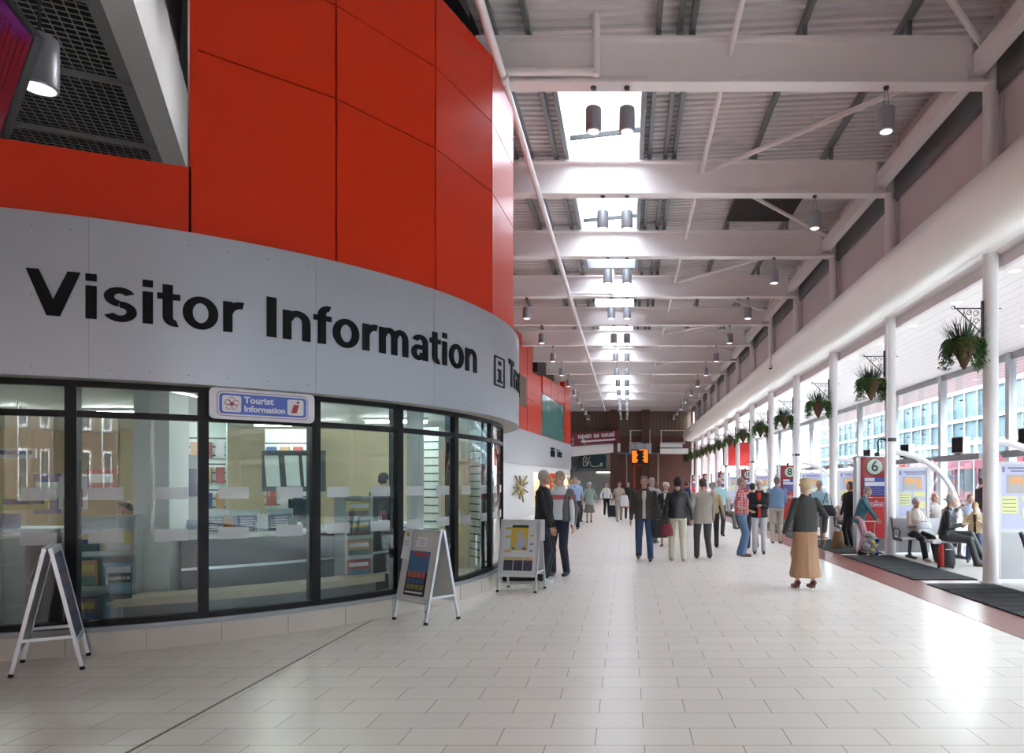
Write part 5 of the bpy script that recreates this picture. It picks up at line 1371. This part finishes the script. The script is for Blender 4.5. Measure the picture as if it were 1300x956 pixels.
P('white-haired woman in long black coat with pale scarf', ray(845.5, 17.6), 17.6, -10, 1.60, 1.05, True, top=(.014, .014, .016), hem=-.30, scarf=(.55, .5, .48), skirt=((.05, .045, .045), .4), hair=(.65, .63, .60), style='curly', vox=.012)
handbag(ray(835, 17.3), 17.3, .55, (.015, .015, .018), 'black shopping bag held by the white-haired woman in black', .34, .38, .25)
P('black-haired woman in shiny black leather jacket and cream trousers walking away', *at(860, 712), 180, 1.70, 1.1, True, topmat=mat('black_leather', (.012, .012, .014), .28, bump=(14, .9)), hem=-.06, bottom=(.55, .52, .42), shoes=(.40, .33, .24), hair=(.012, .01, .01), style='bun', feet=[(.12, -.05, 0), (-.12, .10, 0)], hands=[(.30, -.1, .8), (-.30, -.05, .85)], vox=.010)
handbag(ray(838, 14.2), 14.2, .48, (.02, .02, .022), 'black handbag hanging beside the cream trousers, nearer the middle of the hall', .30, .36, .16)
handbag(ray(847, 14.15), 14.15, .52, (.20, .012, .03), 'dark red handbag hanging next to the black one', .24, .24, .18)
P('man in light grey-beige coat and dark trousers walking away', *at(892, 709.5), 185, 1.68, 1.15, top=(.34, .30, .265), hem=-.18, bottom=(.045, .045, .045), hair=(.07, .05, .04), skin=1, vox=.010, **{**WALK, 'feet': [(.10, -.12, 0), (-.12, .14, .03)]})
P('grey-haired woman in tan top just right of the man in the beige coat', ray(904.5, 17.2), 17.2, 170, 1.60, 1, True, top=(.50, .38, .22), bottom=(.02, .02, .025), hair=(.28, .25, .23), style='curly', vox=.014)
P('older man in pale turquoise shirt under gate sign 12', ray(913, 21), 21, 10, 1.72, 1.1, top=(.38, .60, .63), short=True, bottom=(.05, .06, .08), hair=(.5, .48, .46), vox=.014)
P('stout grey-haired man in red and white checked shirt and jeans, facing right', *at(941, 706), 75, 1.70, 1.22, topmat=stripemat('red_check', (.62, .50, .50), (.42, .07, .09), 18, plaid=True), short=True, bottom=(.09, .16, .28), shoes=(.08, .03, .02), hair=(.24, .21, .2), skin=1, hands=[(.27, .02, .95), (-.22, -.18, 1.0)], feet=[(.09, .05, 0), (-.09, -.05, 0)], vox=.010)
P('white-haired woman in black cardigan over red top and white trousers', *at(964, 703), -12, 1.66, 1.08, True, top=(.012, .012, .014), shirt=(.62, .04, .02), hem=-.10, bottom=(.46, .45, .47), hair=(.70, .66, .58), style='curly', skin=0, hands=[(.05, -.24, 1.08), (-.05, -.25, 1.06)], shoes=(.06, .02, .02), vox=.010)
P('dark-haired person in black seen between the checked shirt man and the woman in black', ray(955, 17.0), 17.0, 180, 1.58, .95, top=(.012, .012, .014), bottom=(.02, .02, .02), hair=(.02, .018, .015), vox=.014)
P('man in blue shirt and beige trousers standing with his back to us by sign 8', *at(986, 690), 175, 1.74, 1.12, top=(.16, .26, .42), short=False, bottom=(.46, .40, .34), shoes=(.1, .08, .06), hair=(.20, .13, .10), vox=.011, hands=[(.12, -.22, 1.0), (-.12, -.2, 1.0)])
P('blonde woman in charcoal top and long tan skirt walking away in high heels', *at(1022, 748), 195, 1.66, 1.12, True, top=(.045, .047, .047), hem=-.04, skirt=((.36, .205, .115), .20), hair=(.55, .40, .22), style='curly', shoes=(.12, .035, .02), heel=True, feet=[(.07, -.10, 0), (-.08, .10, .02)], hands=[(.28, -.12, .84), (-.29, .06, .86)], vox=.009)
P('woman in light blue jacket with black bag standing left of the second column', ray(1040, 17.4), 17.4, -25, 1.64, 1.1, True, top=(.30, .50, .58), hem=-.14, bottom=(.30, .27, .25), hair=(.38, .28, .22), hands=[(.14, -.26, 1.05), (-.18, -.2, .95)], vox=.012, skin=1)
handbag(ray(1050.5, 17.1), 17.1, .78, (.015, .015, .018), 'black shoulder bag on the woman in light blue', .40, .26, .28)
P('woman in teal jacket and pink trousers bending over bags by sign 6', *at(1091, 704), 70, 1.55, 1.08, True, lean=16, pelz=.93, top=(.035, .12, .15), hem=-.16, bottom=(.52, .26, .30), hair=(.26, .21, .18), style='curly', hands=[(.12, -.42, .72), (-.10, -.40, .70)], nod=6, vox=.010)
P('person in black coat behind the woman in teal', ray(1079, 17.2), 17.2, -70, 1.62, 1.1, top=(.012, .012, .014), hem=-.25, bottom=(.015, .015, .018), hair=(.05, .03, .02), style='bob', vox=.013)
SIT = dict(seat=.45, feet=[(.10, -.52, 0), (-.10, -.48, 0)])
bY = BY[2] - .62
P('grey-haired woman in beige jacket seated on the bench in front of the route board', ray(1163, bY), bY, 8, 1.60, 1.05, True, top=(.46, .38, .33), shirt=(.62, .60, .58), bottom=(.012, .012, .014), shoes=(.42, .27, .18), hair=(.36, .33, .31), style='curly', seat=.45, feet=[(.17, -.46, 0), (-.10, -.52, 0)], hands=[(.10, -.26, .72), (-.10, -.26, .70)], vox=.010, skin=1)
o = handbag(ray(1172, bY - .3), bY - .34, .64, (.55, .57, .62), 'pale folded hat and bag on the lap of the woman in beige', .30, .14, .02, 'bag')
P('old man in black leather jacket seated cross-legged with hand at his chin', 6.22, 13.75, 58, 1.76, 1.15, topmat=MATS['black_leather'], bottom=(.03, .03, .03), shoes=(.10, .06, .035), hair=(.40, .38, .36), style='short', seat=.48, lean=8, feet=[(.02, -.62, .12), (-.10, -.55, 0)], hands=[(.03, -.20, 1.07), (-.05, -.28, .78)], look=25, vox=.010, skin=1)
P('boy with light hair in tan jacket seated at the end of the bench', ray(1238, 14.4), 14.4, -30, 1.40, .95, top=(.50, .38, .22), shirt=(.02, .02, .02), bottom=(.03, .05, .12), hair=(.38, .22, .09), seat=.45, feet=[(.12, -.40, 0), (-.1, -.38, 0)], hands=[(.12, -.2, .78), (-.14, -.24, .78)], vox=.011)
P('person in light blue floral top seated behind the boy in tan', ray(1232, 17.4), 17.4, 0, 1.66, 1.0, True, top=(.42, .50, .62), bottom=(.1, .1, .12), hair=(.20, .12, .07), seat=.45, feet=SIT['feet'], vox=.013)
P('brown-haired person seated behind the woman in beige', ray(1187, 18.2), 18.2, 30, 1.66, 1.0, True, top=(.45, .40, .38), bottom=(.1, .1, .1), hair=(.34, .20, .14), style='bob', seat=.45, feet=SIT['feet'], vox=.014)
P('reddish-haired person seated behind the old man in leather', ray(1214, 18.6), 18.6, 20, 1.72, 1.0, True, top=(.35, .3, .3), bottom=(.1, .1, .1), hair=(.36, .22, .15), style='curly', seat=.46, feet=SIT['feet'], vox=.014)
P('standing person in black top and dark red trousers half hidden by the nearest column', ray(1247, 19.3), 19.3, 100, 1.72, 1.1, top=(.012, .012, .014), hem=-.06, bottom=(.22, .01, .03), hair=(.04, .03, .03), vox=.013)
P('person in cream top seated on the bench by the third column', ray(1071, BY[3] - .55), BY[3] - .62, 10, 1.6, 1.05, True, top=(.52, .44, .36), bottom=(.12, .10, .09), hair=(.28, .13, .07), style='bob', seat=.45, feet=SIT['feet'], vox=.014)
P('person in pink and dark top by gate sign 14', ray(872, 26), 26, 120, 1.66, 1.0, True, top=(.04, .04, .10), shirt=(.6, .2, .3), bottom=(.08, .08, .1), hair=(.10, .05, .03), style='bob', vox=.017)
P('person with grey hair seated by gate sign 10', ray(922, 24.5), 24.5, 40, 1.6, 1.0, top=(.30, .28, .28), bottom=(.1, .1, .1), hair=(.4, .36, .34), seat=.46, feet=SIT['feet'], vox=.016)
# people inside the pavilion
P('dark-haired man in black with maroon scarf standing inside behind the glass', *at(487, 734), 165, 1.76, 1.1, top=(.02, .015, .02), hem=-.1, scarf=(.15, .01, .03), bottom=(.025, .025, .03), hair=(.03, .02, .02), vox=.011)
P('dark-haired woman in beige shirt seated at the reception desk', -6.42, 9.05, 0, 1.64, 1.05, True, top=(.52, .40, .28), bottom=(.05, .05, .05), hair=(.05, .03, .025), style='curly', seat=.50, feet=SIT['feet'], hands=[(.14, -.32, .82), (-.14, -.32, .82)], nod=14, vox=.011, skin=1)
o = empty('office_chair', (-6.42, 9.1, 0), 0, 'dark office chair under the woman at the reception desk', 'chair')
MB().box(-.24, .24, -.2, .24, .42, .5).build('seat', darkgrey, o); MB().box(-.2, .2, .24, .29, .55, .95).build('backrest', darkgrey, o); q = MB(); q.tube([(0, 0, .05), (0, 0, .42)], .03, 8); q.box(-.25, .25, -.03, .03, .02, .06); q.box(-.03, .03, -.25, .25, .02, .06); q.build('base', blackm, o)
# stools under the seated people with no bench of their own
for (x, y, lb) in ((ray(1232, 17.4), 17.5, 'grey bench seat under the person in light blue'), (ray(1200, 18.4), 18.45, 'grey bench seat behind the old man in leather'), (ray(922, 24.5), 24.6, 'grey bench seat by gate sign 10')):
    o = empty('bench_seat', (x, y, 0), 0, lb, 'bench')
    w_ = .85 if 'old man' in lb else .4
    MB().box(-w_, w_, -.25, .25, .40, .44).build('seat', seatm, o)
    for u in (-w_ + .1, w_ - .1): MB().box(u - .03, u + .03, -.2, .2, 0, .40).build('leg', seatd, o)
o = empty('bench_seat', (6.18, 13.93, 0), R(0), 'low grey stool end under the old man in leather', 'bench')
MB().box(-.22, .22, -.2, .2, .40, .45).build('seat', seatm, o); MB().box(-.04, .04, -.15, .15, 0, .4).build('leg', seatd, o)
# red and black backpack on the floor
p = at(1201, 722)
o = empty('backpack', (p[0], p[1], 0), R(-15), 'black and red wheeled backpack standing on the floor before the old man', 'backpack')
q = MB(); q.loft([(0, 0, .03, .14, .09), (0, 0, .10, .16, .11), (0, 0, .30, .155, .105), (0, 0, .43, .13, .09), (0, 0, .48, .07, .05)], 12); q.build('bag_body', cloth((.015, .015, .017), .6), o, smooth=True)
q = MB(); q.loft([(-.09, -.04, .05, .06, .085), (-.095, -.04, .25, .065, .09), (-.08, -.03, .42, .05, .07), (-.06, -.03, .46, .03, .03)], 10); q.build('red_pocket', cloth((.42, .02, .02), .6), o, smooth=True)
q = MB(); q.box(-.03, .1, -.118, -.105, .36, .375); q.build('zip', signw, o)
for u in (-.12, .12): q = MB(); q.tube([(u - .02, .06, .03), (u + .02, .06, .03)], .03, 10); q.build('wheel', blackm, o)
# shopping by the woman in teal
p = at(1103, 706)
o = empty('shopping_trolley', (p[0], p[1], 0), R(10), 'wire shopping trolley full of carrier bags beside the woman in teal', 'trolley')
q = MB()
for u in (-.14, .14):
    q.tube([(u, .10, .05), (u, -.02, .75)], .008, 6)
q.tube([(-.14, -.02, .75), (.14, -.02, .75)], .012, 6)
for z in (.1, .25, .4): q.tube([(-.14, .08, z), (-.14, -.16, z), (.14, -.16, z), (.14, .08, z)], .005, 5)
q.build('frame', alu, o)
for u in (-.16, .16): q = MB(); q.tube([(u - .012, .1, .06), (u + .012, .1, .06)], .06, 14); q.build('wheel', blackm, o)
rd = random.Random(5)
q = MB()
for i in range(9): q.ball((rd.uniform(-.1, .1), rd.uniform(-.12, .04), rd.uniform(.1, .48)), rd.uniform(.06, .09), n=8)
remesh(q.build('carrier_bags', mat('bag_film', (.42, .43, .42), .3, noise=.8, bump=(12, .8)), o), .012, 1)
q = MB()
for i in range(3): q.ball((rd.uniform(-.06, .06), -.14, .15 + .08 * i), .045, n=8)
q.build('yellow_groceries', mat('grocery', (.6, .5, .12), .5), o)
q = MB(); q.ball((.1, -.1, .08), (.08, .07, .06), n=10); q.ball((.17, -.05, .34), (.05, .05, .05), n=10); q.build('blue_bag', cloth((.02, .04, .3)), o)
p = at(1113, 698)
o = MB().ball((0, 0, .035), (.20, .10, .035), n=14).build('paper_parcel', mat('paper_white', (.6, .58, .55), .6), smooth=True); o.location = (p[0], p[1], 0); tag(o, 'white wrapped flat parcel at the foot of gate sign 6', 'parcel')
p = at(1069, 690); o = handbag(p[0] + .05, p[1] - .6, .0, (.012, .015, .035), 'large navy holdall standing on the floor behind the woman in teal', .55, .48, .1, 'holdall')
o = handbag(ray(1064, 16.9), 16.9, .0, (.30, .18, .08), 'tan holdall on the floor left of the navy one', .3, .42, .1, 'holdall')
p = at(652, 741); o = empty('black_holdall', (-1.75, 11.3, 0), 0, 'long black holdall lying behind the gold map board', 'holdall')
q = MB(); q.tube([(-.42, 0, .13), (-.38, 0, .13), (.38, 0, .13), (.42, 0, .13)], .13, 16, rs=[.06, .12, .12, .06]); q.build('bag_body', cloth((.012, .012, .014), .6), o, smooth=True)
q = MB(); q.tube([(-.15, 0, .25), (-.1, 0, .32), (.1, 0, .32), (.15, 0, .25)], .012, 6); q.build('handle', blackm, o)
# wheeled case in the background
p = at(777, 657); o = empty('wheeled_case', (p[0], p[1], 0), 0, 'dark wheeled case on the floor beside the woman in the lime waistcoat', 'suitcase')
MB().box(-.18, .18, -.12, .12, .04, .55).build('case_body', cloth((.02, .02, .03), .5), o); q = MB(); q.tube([(-.1, .1, .5), (-.1, .1, .9), (.1, .1, .9), (.1, .1, .5)], .01, 6); q.build('handle', alu, o)
for u in (-.14, .14): MB().tube([(u - .02, .06, .035), (u + .02, .06, .035)], .035, 10).build('wheel', blackm, o)
